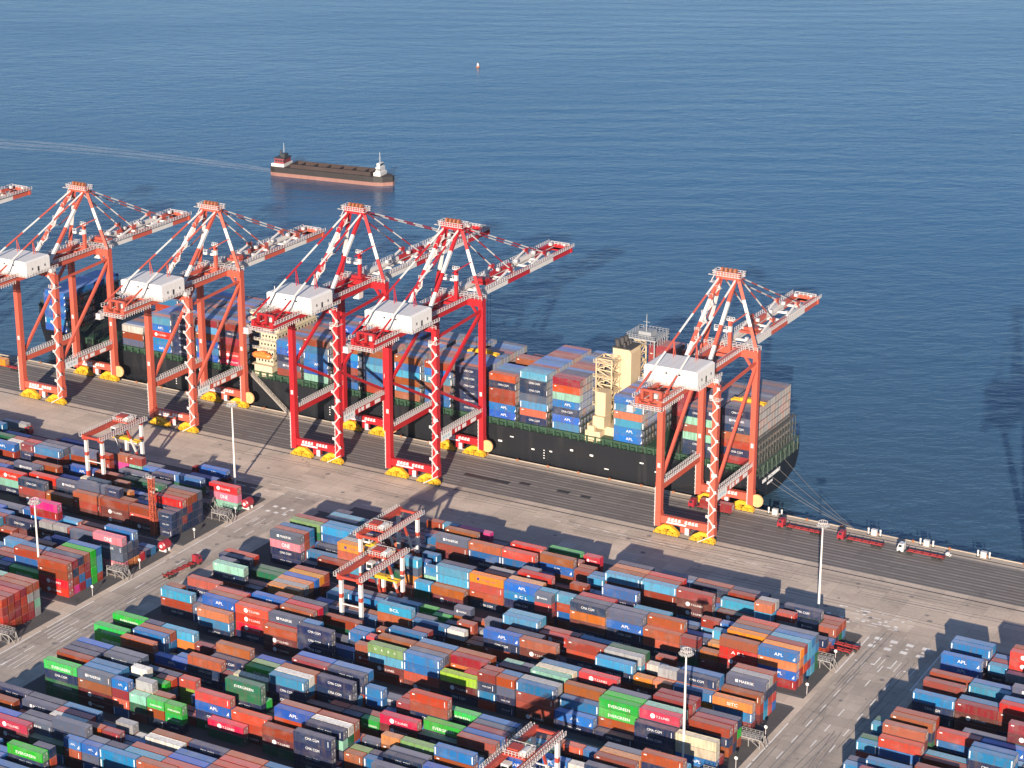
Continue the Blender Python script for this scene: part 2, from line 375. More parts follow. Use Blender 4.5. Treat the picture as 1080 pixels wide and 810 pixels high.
for i in range(60):
    x, y = r3.uniform(-470, -176), r3.uniform(579, 606)
    if i < 24: x, y = r3.choice((r3.uniform(-195, -176), r3.uniform(-414, -403))), r3.uniform(430, 560)
    n = 9; rr = r3.uniform(.3, 1.0); mb.quad([(x + rr * r3.uniform(.7, 1.2) * math.cos(k * 2 * math.pi / n), y + rr * r3.uniform(.7, 1.2) * math.sin(k * 2 * math.pi / n), .035 + i * .0003) for k in range(n)])
tag(mb.build('road_tyre_marks', oil, fix=False), None, None, None, 'structure')

# thin sea air
mb = MB(); mb.box(-16400, 14400, -2400, 26400, WATER_Z - 8, 300)
hz = bpy.data.materials.new('sea_air'); hz.use_nodes = True; nt = hz.node_tree; nt.nodes.clear()
vo = nt.nodes.new('ShaderNodeVolumePrincipled'); vo.inputs['Color'].default_value = (.86, .91, 1.0, 1); vo.inputs['Density'].default_value = .00002; vo.inputs['Anisotropy'].default_value = .2
ou = nt.nodes.new('ShaderNodeOutputMaterial'); nt.links.new(vo.outputs[0], ou.inputs['Volume'])
tag(mb.build('haze', hz), 'thin pale haze over the harbour', 'haze', None, 'stuff')

# ------------------------------------------------------------------ containers
def container_mesh(n):
    L = 11.9 if n == 2 else 5.75; W = 2.42; Hc = 2.72
    mb = MB(); a, b = -L / 2, L / 2
    mb.box(a + .06, b - .06, .05, W - .05, .10, Hc - .06)              # corrugated box
    for x in (a, b - .18):
        for y in (0, W - .18): mb.box(x, x + .18, y, y + .18, 0, Hc, 1)       # corner posts
    for y in (0, W - .12):
        mb.box(a + .18, b - .18, y, y + .12, 0, .16, 0); mb.box(a + .18, b - .18, y, y + .12, Hc - .12, Hc, 0)
    for x in (a, b - .12):
        mb.box(x, x + .12, .18, W - .18, 0, .16, 0); mb.box(x, x + .12, .18, W - .18, Hc - .12, Hc, 0)
    return mb.mesh('container_body', [white, white])
def door_mesh(n):
    L = 11.9 if n == 2 else 5.75; W = 2.42; Hc = 2.72; x = L / 2
    mb = MB()
    for y0, y1 in ((.2, W / 2 - .02), (W / 2 + .02, W - .2)):
        mb.box(x - .058, x - .02, y0, y1, .18, Hc - .14, 0)
    for y in (.45, .92, W - .92, W - .45):
        mb.beam((x + .01, y, .2), (x + .01, y, Hc - .16), .07, .07, 1)
        mb.box(x + .0, x + .06, y - .12, y + .12, 1.0, 1.12, 1)
    mb.box(x - .018, x - .008, W - .95, W - .55, 1.75, 2.2, 2); mb.box(x - .018, x - .008, .55, .85, 1.3, 1.6, 2)
    return mb.mesh('container_door', [white, steel('door_rod_grey', (.20, .19, .19), .5, .2), letter])
CM = {1: container_mesh(1), 2: container_mesh(2)}; DM = {1: door_mesh(1), 2: door_mesh(2)}
WORDS = {'N': ('CMA CGM', 4.4, .74, 0, .15), 'G': ('EVERGREEN', 6.6, .86, .2, -.35), 'g': ('EVERGREEN', 6.4, .80, .3, -.2), 'B': ('APL', 2.7, .95, .3, .1),
         'S': ('MAERSK', 4.4, .8, .2, .1), 'P': ('ONE', 3.2, 1.35, .2, 0), 'O': ('Hapag-Lloyd', 5.2, .72, .8, -.1), 'R': ('T.S.LINES', 4.0, .66, .9, 0), 'D': ('T.S.LINES', 4.0, .6, .9, 0)}
navy_l = steel('dark_blue_lettering', (.05, .03, .16), .6, .05)
def marks(mb, k, n, origin, hsh, mi=0, mi2=1):
    """lettering of a container on its long wall; origin = lower left front corner"""
    L = 11.9 if n == 2 else 5.75; f = 1.0 if n == 2 else .62
    x0, y0, z0 = origin; y = y0 + .035; cx = x0 + L / 2; cz = z0 + 1.36
    if k in WORDS and not (k in 'DS' and hsh % 3 == 0) and not (k == 'g' and hsh % 3 == 0):
        w, ww, hh, dx, dz = WORDS[k]
        add_text(mb, w, ww * f, hh * f, (cx + dx * f, y, cz + dz), mi=mi2 if k == 'O' else mi)
        if k in 'RD':
            c = (cx - 2.1 * f, cz); r = .72 * f
            mb.quad([(c[0] + r * math.cos(t * math.pi / 6), y, c[1] + r * math.sin(t * math.pi / 6)) for t in range(12)], mi)
        if k == 'O': mb.box(cx - 3.4 * f, cx - 2.5 * f, y - .004, y + .01, cz - .45, cz + .45, mi2)
        if k == 'S': mb.box(cx - 3.2 * f, cx - 2.4 * f, y - .004, y + .01, cz - .3, cz + .5, mi)
        if k == 'B': mb.prism([(x0 + L - 1.3, z0 + .5), (x0 + L - .55, z0 + .5), (x0 + L - .55, z0 + 1.6)], y - .004, y + .01, mi)
    if k in 'bL':                                                # pale end posts
        for x in (x0 + .2, x0 + L - .5): mb.box(x, x + .30, y - .01, y + .01, z0 + .35, z0 + 2.45, mi)
    elif k in 'TCrom' and hsh % 2:
        mb.box(x0 + .7, x0 + 1.5, y - .004, y + .01, z0 + 2.0, z0 + 2.3, mi)
    if k in 'TCNrS' and hsh % 3 == 1:
        mb.box(x0 + L - .95, x0 + L - .8, y - .004, y + .01, z0 + .6, z0 + 2.2, mi)
    if k == 'e':
        for i in range(4): add_text(mb, 'UASC'[i], .6, .7, (x0 + 2.6 + i * 2.2, y, cz + .1), mi=mi)
MARKMESH = {}
def lettering_mesh(word_key, n, hsh):
    key = (word_key, n, hsh)
    if key not in MARKMESH:
        mb = MB(); L = 11.9 if n == 2 else 5.75
        marks(mb, word_key[0], n, (-L / 2, 0, 0), hsh)
        if len(word_key) > 1:                                    # one-off words
            mb = MB(); w = word_key[1:]
            add_text(mb, w, (3.2 if len(w) < 5 else 4.4) * (1 if n == 2 else .6), .95 * (1 if n == 2 else .7), (0, .035, 1.4))
        MARKMESH[key] = mb.mesh('lettering', [letter, navy_l]) if mb.v else None
    return MARKMESH[key]
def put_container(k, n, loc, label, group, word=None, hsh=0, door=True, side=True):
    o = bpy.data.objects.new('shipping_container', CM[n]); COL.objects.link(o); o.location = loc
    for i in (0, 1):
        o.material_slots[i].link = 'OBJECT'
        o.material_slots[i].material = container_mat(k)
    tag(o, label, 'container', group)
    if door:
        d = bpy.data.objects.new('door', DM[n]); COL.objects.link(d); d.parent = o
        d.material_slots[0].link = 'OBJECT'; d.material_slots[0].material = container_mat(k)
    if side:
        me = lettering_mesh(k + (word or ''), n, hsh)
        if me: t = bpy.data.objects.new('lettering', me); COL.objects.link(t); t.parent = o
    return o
class Rest:
    """everything past the three hundred that show largest: one mesh"""
    def __init__(s): s.mb = MB(); s.mb.t = []; s.keys = list(CC); s.n = len(s.keys)
    def add(s, k, n, x0, y0, z0, side, hsh, door=True, L=None, rods=False):
        mb = s.mb; L = L or (11.9 if n == 2 else 5.75); W = 2.42; Hc = 2.72; ki = s.keys.index(k); f0 = len(mb.f)
        mb.box(x0, x0 + L, y0, y0 + W, z0, z0 + Hc, ki, skip=(0,))
        mb.t += [rng.random()] * (len(mb.f) - f0); f0 = len(mb.f)
        if door:
            for y in (.06, .52, 1.0, 1.42, 1.9, 2.32): mb.box(x0 + L, x0 + L + .05, y0 + y - .04, y0 + y + .04, z0 + .1, z0 + Hc - .1, s.n + 2 if rods else ki, skip=(0, 1, 5))
        if side: marks(mb, k, n, (x0, y0 - .05, z0), hsh, s.n, s.n + 1)
        mb.t += [0.0] * (len(mb.f) - f0)
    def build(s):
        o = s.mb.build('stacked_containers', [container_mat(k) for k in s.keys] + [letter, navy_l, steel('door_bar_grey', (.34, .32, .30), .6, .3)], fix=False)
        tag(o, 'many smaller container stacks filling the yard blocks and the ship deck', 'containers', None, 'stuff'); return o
rest = Rest()
TH, RP, HS = 2.85, 2.85, 6.125
ORI = {('M', 0): -202.76, ('M', 1): -202.14, ('M', 2): -202.98, ('M', 3): -202.73, ('M', 4): -203.84, ('M', 5): -203.24, ('M', 6): -202.09, ('M', 7): -203.00, ('M', 8): -203.00, ('L', 0): -423.64, ('L', 1): -425.51, ('L', 2): -422.49, ('L', 3): -424.34, ('L', 4): -424.00, ('L', 5): -424.00, ('L', 6): -424.00, ('L', 7): -424.00, ('L', 8): -424.00, ('R', 0): -168.91, ('R', 1): -167.90, ('R', 2): -173.14, ('R', 3): -171.70, ('R', 4): -170.50, ('R', 5): -170.50, ('R', 6): -170.50, ('R', 7): -170.50, ('R', 8): -170.50}
# one entry per stack: yard, block, row, slot, length in half slots, then the colours from the ground up (+100: one of the three hundred)
YARD = [
    (1, 0, 0, 4, 2, 9, 114), (1, 0, 0, 6, 1, 8, 14), (1, 0, 0, 7, 2, 3, 0), (1, 0, 0, 9, 2, 5, 108), (1, 0, 0, 15, 2, 9, 3, 8), (1, 0, 0, 17, 2, 14, 5, 9), (1, 0, 0, 19, 2, 3, 9),
    (1, 0, 1, 2, 2, 5), (1, 0, 1, 4, 2, 5, 5), (1, 0, 1, 6, 2, 10), (1, 0, 1, 8, 2, 10), (1, 0, 1, 10, 2, 5), (1, 0, 1, 12, 2, 5, 0, 109), (1, 0, 1, 14, 1, 5, 5, 3),
    (1, 0, 1, 15, 1, 5, 6, 18), (1, 0, 1, 16, 2, 0, 9), (1, 0, 1, 18, 2, 9, 8, 3), (1, 0, 1, 20, 2, 5, 6, 9), (1, 0, 2, -0.5, 2, 15, 16, 102), (1, 0, 2, 2, 2, 3, 14, 109),
    (1, 0, 2, 4, 2, 1), (1, 0, 2, 6, 2, 1, 6), (1, 0, 2, 12, 2, 3, 1, 6), (1, 0, 2, 14, 1, 0, 0, 1), (1, 0, 2, 15, 1, 5, 1, 0), (1, 0, 2, 16, 2, 0, 10, 14), (1, 0, 2, 18, 2, 0, 1, 5),
    (1, 0, 2, 20, 2, 0, 5, 10), (1, 0, 3, 2, 2, 6), (1, 0, 3, 4, 2, 3, 5), (1, 0, 3, 6, 2, 1), (1, 0, 3, 9, 1, 5, 0, 0), (1, 0, 3, 10, 2, 5, 0, 106), (1, 0, 3, 12, 2, 0, 10, 5),
    (1, 0, 3, 14, 2, 0, 9), (1, 0, 3, 16, 2, 8, 3), (1, 0, 3, 18, 2, 9, 6, 3), (1, 0, 3, 20, 2, 5, 9, 5), (1, 0, 4, 2, 2, 0), (1, 0, 4, 4, 2, 10, 8), (1, 0, 4, 6, 1, 6, 8),
    (1, 0, 4, 7, 1, 3, 15, 3), (1, 0, 4, 8, 1, 5, 17, 0), (1, 0, 4, 10, 1, 16), (1, 0, 4, 11, 2, 8, 9), (1, 0, 4, 13, 2, 1, 3), (1, 0, 4, 15, 2, 5, 0), (1, 0, 4, 17, 2, 5),
    (1, 0, 4, 19, 2, 5, 5, 5), (1, 0, 4, 21, 2, 9, 5), (1, 0, 5, 2, 2, 3, 9), (1, 0, 5, 4, 2, 8), (1, 0, 5, 6, 2, 10, 6), (1, 0, 5, 8, 1, 8), (1, 0, 5, 9, 1, 17), (1, 0, 5, 10, 2, 8),
    (1, 0, 5, 12, 2, 14, 9), (1, 0, 5, 14, 2, 3, 3), (1, 0, 5, 16, 2, 14, 8), (1, 0, 5, 18, 2, 8, 9, 9), (1, 0, 5, 20, 2, 0, 5, 5), (1, 1, 0, 0, 1, 5, 5, 5), (1, 1, 0, 1, 2, 4, 1, 100),
    (1, 1, 0, 3, 2, 4, 4, 100), (1, 1, 0, 5, 2, 4, 0, 100), (1, 1, 0, 7, 2, 4, 100), (1, 1, 0, 9, 2, 4, 3, 105), (1, 1, 0, 13, 2, 14, 3), (1, 1, 0, 15, 2, 8, 5, 8),
    (1, 1, 1, 0, 1, 5, 5, 5), (1, 1, 1, 1, 2, 0, 5), (1, 1, 1, 3, 1, 4, 5, 0), (1, 1, 1, 4, 1, 14, 5, 5, 5), (1, 1, 1, 5, 2, 9, 4, 5, 106), (1, 1, 1, 7, 2, 0), (1, 1, 1, 9, 2, 6),
    (1, 1, 1, 11, 2, 5, 15, 2), (1, 1, 1, 13, 2, 0, 8), (1, 1, 1, 15, 2, 9, 9), (1, 1, 2, 0, 2, 5, 3, 5, 101), (1, 1, 2, 2, 2, 5), (1, 1, 2, 4, 2, 5), (1, 1, 2, 6, 1, 1, 5, 5),
    (1, 1, 2, 7, 2, 5, 5, 6), (1, 1, 2, 9, 2, 0, 4, 2), (1, 1, 2, 11, 2, 1), (1, 1, 2, 13, 2, 9, 9), (1, 1, 2, 15, 2, 3, 5, 0), (1, 1, 3, 0, 2, 5, 5, 3, 0), (1, 1, 3, 2, 2, 14, 8),
    (1, 1, 3, 4, 1, 3, 4, 12), (1, 1, 3, 5, 2, 8), (1, 1, 3, 7, 2, 9, 1), (1, 1, 3, 9, 2, 6), (1, 1, 3, 13, 2, 9, 5), (1, 1, 3, 15, 2, 8, 9), (1, 1, 3, 17, 2, 14, 8, 5),
    (1, 1, 4, 0, 2, 5, 5, 5, 0), (1, 1, 4, 2, 2, 10, 5), (1, 1, 4, 4, 2, 0), (1, 1, 4, 6, 2, 0, 9, 19), (1, 1, 4, 8, 2, 8), (1, 1, 4, 11, 2, 5, 5, 106), (1, 1, 4, 13, 2, 6, 8),
    (1, 1, 4, 15, 2, 6, 8, 10), (1, 1, 4, 17, 2, 5, 5, 5), (1, 1, 5, 0, 2, 5, 5, 5, 6), (1, 1, 5, 2, 2, 9, 5), (1, 1, 5, 4, 1, 3, 8), (1, 1, 5, 5, 1, 1, 9, 0), (1, 1, 5, 6, 2, 6),
    (1, 1, 5, 8, 2, 9, 8), (1, 1, 5, 10, 2, 4, 5, 0), (1, 1, 5, 12, 2, 9, 0), (1, 1, 5, 14, 2, 5, 0), (1, 1, 5, 16, 2, 14, 9, 3), (1, 2, 0, 0, 2, 16, 6, 6, 116), (1, 2, 0, 2, 1, 9),
    (1, 2, 0, 3, 2, 5, 9), (1, 2, 0, 5, 2, 8), (1, 2, 0, 9, 2, 9, 8), (1, 2, 0, 11, 2, 9, 1), (1, 2, 1, 0, 2, 12, 5, 6), (1, 2, 1, 2, 2, 9, 4, 6), (1, 2, 1, 4, 2, 10), (1, 2, 1, 8, 1, 0),
    (1, 2, 1, 9, 2, 0, 10), (1, 2, 1, 11, 2, 5, 3), (1, 2, 2, 0, 2, 12, 5, 5, 109), (1, 2, 2, 2, 2, 0, 8, 0), (1, 2, 2, 7, 2, 4, 105), (1, 2, 2, 9, 2, 9, 3), (1, 2, 2, 11, 2, 3, 8),
    (1, 2, 3, 0, 1, 2), (1, 2, 3, 3, 2, 8, 0), (1, 2, 3, 5, 1, 6, 7), (1, 2, 3, 6, 1, 4, 7), (1, 2, 3, 7, 2, 0), (1, 2, 3, 9, 2, 10, 9), (1, 2, 3, 11, 2, 14, 5), (1, 2, 4, 0, 1, 5),
    (1, 2, 4, 1, 1, 5), (1, 2, 4, 4, 2, 10), (1, 2, 4, 6, 2, 3, 9, 3, 117), (1, 2, 4, 10, 2, 8, 8), (1, 2, 4, 12, 2, 9, 6), (1, 2, 5, 0, 1, 9), (1, 2, 5, 1, 2, 5), (1, 2, 5, 3, 2, 0, 0),
    (1, 2, 5, 5, 2, 5, 10), (1, 2, 5, 7, 2, 5, 9), (1, 2, 5, 9, 2, 5, 6), (1, 2, 5, 11, 2, 10, 9), (1, 2, 5, 13, 2, 10, 14), (1, 3, 0, 0, 2, 102, 102, 100, 100), (1, 3, 0, 2, 2, 14, 113),
    (1, 3, 0, 4, 1, 0, 6), (1, 3, 0, 5, 2, 5, 6), (1, 3, 0, 7, 2, 8, 10), (1, 3, 1, 0, 2, 17, 0, 5, 3), (1, 3, 1, 2, 2, 15, 10, 9, 100), (1, 3, 1, 4, 1, 9, 8), (1, 3, 1, 5, 2, 9, 14),
    (1, 3, 1, 7, 2, 8, 9), (1, 3, 2, 0, 2, 3, 9, 0, 5), (1, 3, 2, 2, 2, 14, 10, 8, 9), (1, 3, 2, 4, 2, 8, 0), (1, 3, 2, 6, 2, 6, 0), (1, 3, 2, 8, 2, 5, 6), (1, 3, 3, 0, 2, 9, 3, 3, 0),
    (1, 3, 3, 2, 2, 6, 3), (1, 3, 3, 4, 2, 9, 0), (1, 3, 3, 6, 2, 9, 9), (1, 3, 3, 8, 2, 6, 14), (1, 3, 4, 0, 2, 13, 13, 13, 13), (1, 3, 4, 2, 2, 8, 0), (1, 3, 4, 4, 2, 5, 3, 10),
    (1, 3, 4, 6, 2, 0, 9), (1, 3, 4, 8, 2, 8, 1), (1, 3, 5, 0, 2, 0, 10, 10, 9), (1, 3, 5, 2, 1, 14, 8), (1, 3, 5, 3, 2, 14, 14, 0), (1, 3, 5, 5, 1, 14, 5, 0), (1, 3, 5, 6, 2, 10),
    (1, 3, 5, 8, 2, 9, 9), (1, 4, 0, 0, 2, 3, 1, 3, 1), (1, 4, 0, 2, 2, 3, 1, 3, 1), (1, 4, 1, 0, 2, 1, 3, 0, 3), (1, 4, 1, 2, 2, 3, 0, 3, 1), (1, 4, 2, 0, 2, 0, 3, 3, 1),
    (1, 4, 2, 2, 2, 3, 3, 1, 0), (1, 4, 3, 0, 2, 3, 0, 1, 3), (1, 4, 3, 2, 2, 1, 3, 3, 0), (1, 4, 3, 4, 2, 3, 3, 1, 0), (1, 4, 4, 0, 2, 3, 3, 7, 0), (1, 4, 4, 2, 2, 7, 0, 3, 3),
    (1, 4, 4, 4, 2, 3, 0, 7, 3), (1, 4, 5, 0, 2, 7, 15, 7, 0), (1, 4, 5, 2, 2, 7, 7, 0, 15), (1, 4, 5, 4, 2, 15, 0, 7, 7), (0, 0, 0, 0, 2, 1, 5), (0, 0, 0, 2, 2, 6, 6), (0, 0, 0, 4, 2, 9),
    (0, 0, 0, 6, 2, 9, 104, 104, 103), (0, 0, 0, 8, 2, 5, 104, 103, 110), (0, 0, 0, 10, 2, 3, 5, 4, 110), (0, 0, 0, 12, 1, 3, 4, 10), (0, 0, 0, 13, 2, 0), (0, 0, 0, 15, 1, 8, 9),
    (0, 0, 0, 16, 2, 0, 3, 9, 101), (0, 0, 0, 18, 2, 9, 5, 109, 101), (0, 0, 0, 20, 2, 3, 4, 103, 106), (0, 0, 0, 22, 2, 5, 106), (0, 0, 0, 24, 2, 5, 101), (0, 0, 0, 26, 1, 14, 8),
    (0, 0, 0, 27, 2, 5, 9, 7), (0, 0, 1, 0, 2, 3), (0, 0, 1, 2, 1, 8), (0, 0, 1, 3, 1, 14, 0, 10, 12), (0, 0, 1, 4, 2, 3, 104), (0, 0, 1, 6, 2, 5, 10), (0, 0, 1, 8, 2, 14, 14, 3, 0),
    (0, 0, 1, 10, 2, 5, 0, 0, 0), (0, 0, 1, 12, 1, 8, 5, 9), (0, 0, 1, 13, 1, 1, 3, 0), (0, 0, 1, 14, 2, 9, 0, 108, 100), (0, 0, 1, 16, 2, 1), (0, 0, 1, 18, 2, 0),
    (0, 0, 1, 20, 2, 9, 9, 0), (0, 0, 1, 22, 1, 3, 0, 9), (0, 0, 1, 23, 2, 8, 6), (0, 0, 1, 25, 2, 9), (0, 0, 1, 27, 2, 0, 1, 10), (0, 0, 2, 0, 2, 8), (0, 0, 2, 2, 1, 3, 7, 1),
    (0, 0, 2, 3, 1, 5, 14, 9, 7), (0, 0, 2, 4, 2, 0, 4, 110), (0, 0, 2, 6, 2, 0, 8), (0, 0, 2, 8, 2, 0, 0, 3, 1), (0, 0, 2, 10, 2, 0, 0, 3, 12), (0, 0, 2, 12, 1, 8),
    (0, 0, 2, 13, 1, 5, 0, 0), (0, 0, 2, 14, 2, 1, 10), (0, 0, 2, 16, 2, 0, 4, 14, 101), (0, 0, 2, 18, 2, 14, 9), (0, 0, 2, 20, 2, 5, 0, 1, 100), (0, 0, 2, 22, 1, 14, 0, 0),
    (0, 0, 2, 23, 2, 9, 1), (0, 0, 2, 25, 1, 5, 9), (0, 0, 2, 26, 2, 5, 9), (0, 0, 2, 28, 1, 3, 5, 5), (0, 0, 3, 0, 1, 5, 0), (0, 0, 3, 1, 1, 5, 6), (0, 0, 3, 2, 2, 0, 9),
    (0, 0, 3, 4, 2, 10, 0), (0, 0, 3, 6, 2, 14, 3), (0, 0, 3, 8, 2, 9, 8), (0, 0, 3, 10, 2, 8, 9, 8, 5), (0, 0, 3, 12, 2, 0), (0, 0, 3, 14, 2, 4, 0, 0), (0, 0, 3, 16, 2, 0),
    (0, 0, 3, 18, 2, 5, 9), (0, 0, 3, 20, 2, 0, 0), (0, 0, 3, 22, 2, 6, 5), (0, 0, 3, 24, 2, 9, 6), (0, 0, 3, 26, 2, 5, 7), (0, 0, 4, 0, 1, 14, 0), (0, 0, 4, 1, 2, 5, 14, 105),
    (0, 0, 4, 3, 1, 8, 3), (0, 0, 4, 4, 2, 4, 3, 3), (0, 0, 4, 6, 2, 0, 1, 105), (0, 0, 4, 8, 2, 3, 3, 10), (0, 0, 4, 10, 2, 3), (0, 0, 4, 18, 2, 9, 9), (0, 0, 4, 20, 2, 0),
    (0, 0, 4, 22, 2, 3, 5), (0, 0, 4, 24, 2, 9, 5), (0, 0, 4, 26, 2, 5), (0, 0, 5, 0, 2, 9, 0), (0, 0, 5, 2, 2, 8, 5), (0, 0, 5, 4, 2, 5, 5, 5), (0, 0, 5, 6, 2, 8, 9, 0),
    (0, 0, 5, 8, 2, 8, 9, 6), (0, 0, 5, 10, 2, 9, 6), (0, 0, 5, 12, 1, 5, 5), (0, 0, 5, 13.4, 1, 5, 2, 2), (0, 0, 5, 14.5, 2, 4, 5, 113), (0, 0, 5, 17, 2, 8, 5), (0, 0, 5, 19, 1, 9, 5),
    (0, 0, 5, 20, 2, 3, 4, 17), (0, 0, 5, 22, 1, 3, 5, 10), (0, 0, 5, 23, 1, 5, 9, 0), (0, 1, 0, 0, 2, 3, 108, 112, 108), (0, 1, 0, 2, 2, 4, 2, 102, 100), (0, 1, 0, 4, 1, 3, 0),
    (0, 1, 0, 5, 1, 14, 6, 3), (0, 1, 0, 6, 2, 5, 101, 100), (0, 1, 0, 8, 2, 5, 105, 108, 106), (0, 1, 0, 10, 2, 5, 104, 112, 105), (0, 1, 0, 13, 1, 0, 4, 1, 6), (0, 1, 0, 18, 2, 104, 100),
    (0, 1, 0, 20, 1, 14, 10), (0, 1, 0, 21, 2, 101), (0, 1, 0, 23, 2, 103, 110), (0, 1, 0, 25, 2, 5, 103), (0, 1, 0, 27, 1, 5), (0, 1, 0, 28, 2, 5, 105, 116, 106),
    (0, 1, 1, 0, 2, 0, 0, 12, 11), (0, 1, 1, 2, 2, 9), (0, 1, 1, 6, 2, 4, 4, 1, 100), (0, 1, 1, 8, 2, 3, 1, 14, 6), (0, 1, 1, 10, 2, 0, 0, 0, 6), (0, 1, 1, 12, 1, 0, 9, 0, 10),
    (0, 1, 1, 13, 1, 9, 3, 5, 10), (0, 1, 1, 14, 2, 4, 105, 109, 108), (0, 1, 1, 16, 2, 105, 101, 101, 111), (0, 1, 1, 18, 2, 4, 0, 110, 110), (0, 1, 1, 20, 1, 9),
    (0, 1, 1, 21, 1, 3, 12, 6, 10), (0, 1, 1, 22, 2, 10, 114), (0, 1, 1, 24, 2, 5, 4, 101, 111), (0, 1, 1, 26, 2, 5, 9), (0, 1, 1, 28, 2, 0, 0, 0, 0), (0, 1, 2, 0, 2, 5, 1, 9, 3),
    (0, 1, 2, 2, 2, 0, 3, 4, 111), (0, 1, 2, 4, 1, 6, 12), (0, 1, 2, 5, 2, 8, 5), (0, 1, 2, 7, 2, 5, 9, 9, 10), (0, 1, 2, 9, 1, 14, 0, 5), (0, 1, 2, 10, 2, 5, 14, 4, 1),
    (0, 1, 2, 12, 2, 6, 9), (0, 1, 2, 14, 2, 9, 14, 1, 12), (0, 1, 2, 16, 2, 5), (0, 1, 2, 18, 2, 1, 9, 5, 5), (0, 1, 2, 20, 1, 0, 15, 10), (0, 1, 2, 21, 2, 10), (0, 1, 2, 23, 1, 8, 8),
    (0, 1, 2, 24, 2, 5, 3, 0, 7), (0, 1, 2, 26, 2, 1), (0, 1, 2, 28, 2, 0, 0, 9, 9), (0, 1, 3, 0, 2, 10, 3, 10, 10), (0, 1, 3, 2, 2, 5, 5, 5, 6), (0, 1, 3, 4, 1, 0, 12, 10),
    (0, 1, 3, 5, 2, 5, 9), (0, 1, 3, 7, 2, 0), (0, 1, 3, 9, 2, 3, 5, 1, 5, 109), (0, 1, 3, 11, 2, 8, 14, 9), (0, 1, 3, 13, 2, 0, 9), (0, 1, 3, 15, 2, 6, 5), (0, 1, 3, 17, 2, 8, 5),
    (0, 1, 3, 19, 2, 5, 6), (0, 1, 3, 21, 1, 3, 5, 9), (0, 1, 3, 22, 2, 14, 0), (0, 1, 3, 24, 2, 14, 14, 14, 5), (0, 1, 3, 26, 2, 1, 5), (0, 1, 3, 28, 2, 10, 8),
    (0, 1, 4, 0, 2, 10, 9, 10, 9), (0, 1, 4, 2, 2, 1, 4, 5, 0), (0, 1, 4, 4, 2, 8), (0, 1, 4, 6, 2, 5, 5), (0, 1, 4, 8, 2, 0, 0), (0, 1, 4, 10, 2, 9, 0), (0, 1, 4, 12, 1, 3, 0, 5, 0),
    (0, 1, 4, 13, 1, 3, 3), (0, 1, 4, 14, 2, 1, 1, 4, 102), (0, 1, 4, 16, 2, 5, 3, 1), (0, 1, 4, 18, 2, 9, 5), (0, 1, 4, 20, 2, 8), (0, 1, 4, 22, 2, 9), (0, 1, 4, 24, 2, 14, 8),
    (0, 1, 4, 26, 2, 9, 5, 9, 110), (0, 1, 4, 28, 2, 5, 3, 14, 121), (0, 1, 5, 0, 2, 14, 14, 9, 6), (0, 1, 5, 2, 2, 5, 1, 5, 1), (0, 1, 5, 4, 1, 4, 4, 9), (0, 1, 5, 5, 1, 0, 10, 3),
    (0, 1, 5, 6, 2, 0, 9), (0, 1, 5, 8, 2, 6, 0), (0, 1, 5, 10, 2, 4, 5, 9), (0, 1, 5, 12, 1, 0, 9, 9), (0, 1, 5, 13, 2, 14, 5), (0, 1, 5, 15, 1, 9, 8, 10, 6), (0, 1, 5, 16, 2, 14, 0, 7),
    (0, 1, 5, 18, 2, 0, 8), (0, 1, 5, 20, 1, 8, 9), (0, 1, 5, 21, 1, 4, 9, 9), (0, 1, 5, 22, 2, 5, 0), (0, 1, 5, 24, 2, 8, 10), (0, 1, 5, 26, 2, 5, 3, 3, 10), (0, 1, 5, 28, 2, 10, 9, 8, 3),
    (0, 2, 0, 0, 2, 3, 109, 112), (0, 2, 0, 2, 2, 9, 11, 109), (0, 2, 0, 4, 1, 5, 4, 12), (0, 2, 0, 5, 1, 5, 4, 12), (0, 2, 0, 6, 2, 0, 0, 105, 110), (0, 2, 0, 8, 2, 9, 8),
    (0, 2, 0, 10, 2, 3, 5, 104, 100), (0, 2, 0, 12, 2, 5, 1, 105, 108), (0, 2, 0, 14, 1, 0, 0), (0, 2, 0, 15, 1, 4, 4, 18), (0, 2, 0, 16, 2, 3, 5, 109), (0, 2, 0, 18, 2, 9, 4, 101, 110),
    (0, 2, 0, 20, 1, 10, 9), (0, 2, 0, 21, 2, 0, 106), (0, 2, 0, 23, 1, 9, 10), (0, 2, 0, 24.6, 2, 5, 0, 112), (0, 2, 0, 27, 1, 5, 5), (0, 2, 0, 28, 2, 9, 0, 105, 115),
    (0, 2, 1, 2, 2, 5, 4, 1, 105), (0, 2, 1, 4, 1, 14, 5, 1, 7), (0, 2, 1, 5, 2, 5, 0), (0, 2, 1, 7, 2, 9), (0, 2, 1, 9, 2, 5), (0, 2, 1, 11, 2, 9, 10, 9, 5), (0, 2, 1, 13, 2, 8, 1),
    (0, 2, 1, 15, 2, 8), (0, 2, 1, 17, 2, 5, 9, 6), (0, 2, 1, 19, 2, 5, 0), (0, 2, 1, 21, 2, 9, 0), (0, 2, 1, 23, 1, 9, 9), (0, 2, 1, 24.6, 2, 9, 4, 7), (0, 2, 1, 27, 2, 8, 0),
    (0, 2, 1, 29, 1, 8, 5, 3, 6), (0, 2, 2, 0, 2, 4, 0, 100), (0, 2, 2, 2, 2, 0, 5, 9, 9), (0, 2, 2, 4, 2, 0), (0, 2, 2, 6, 2, 14, 3, 10, 107), (0, 2, 2, 8, 2, 3, 5, 101, 100),
    (0, 2, 2, 10, 2, 8), (0, 2, 2, 12, 2, 5), (0, 2, 2, 14, 1, 8), (0, 2, 2, 15, 1, 14, 0, 0), (0, 2, 2, 16, 2, 8), (0, 2, 2, 18, 2, 8, 9), (0, 2, 2, 20, 2, 6), (0, 2, 2, 22, 2, 14),
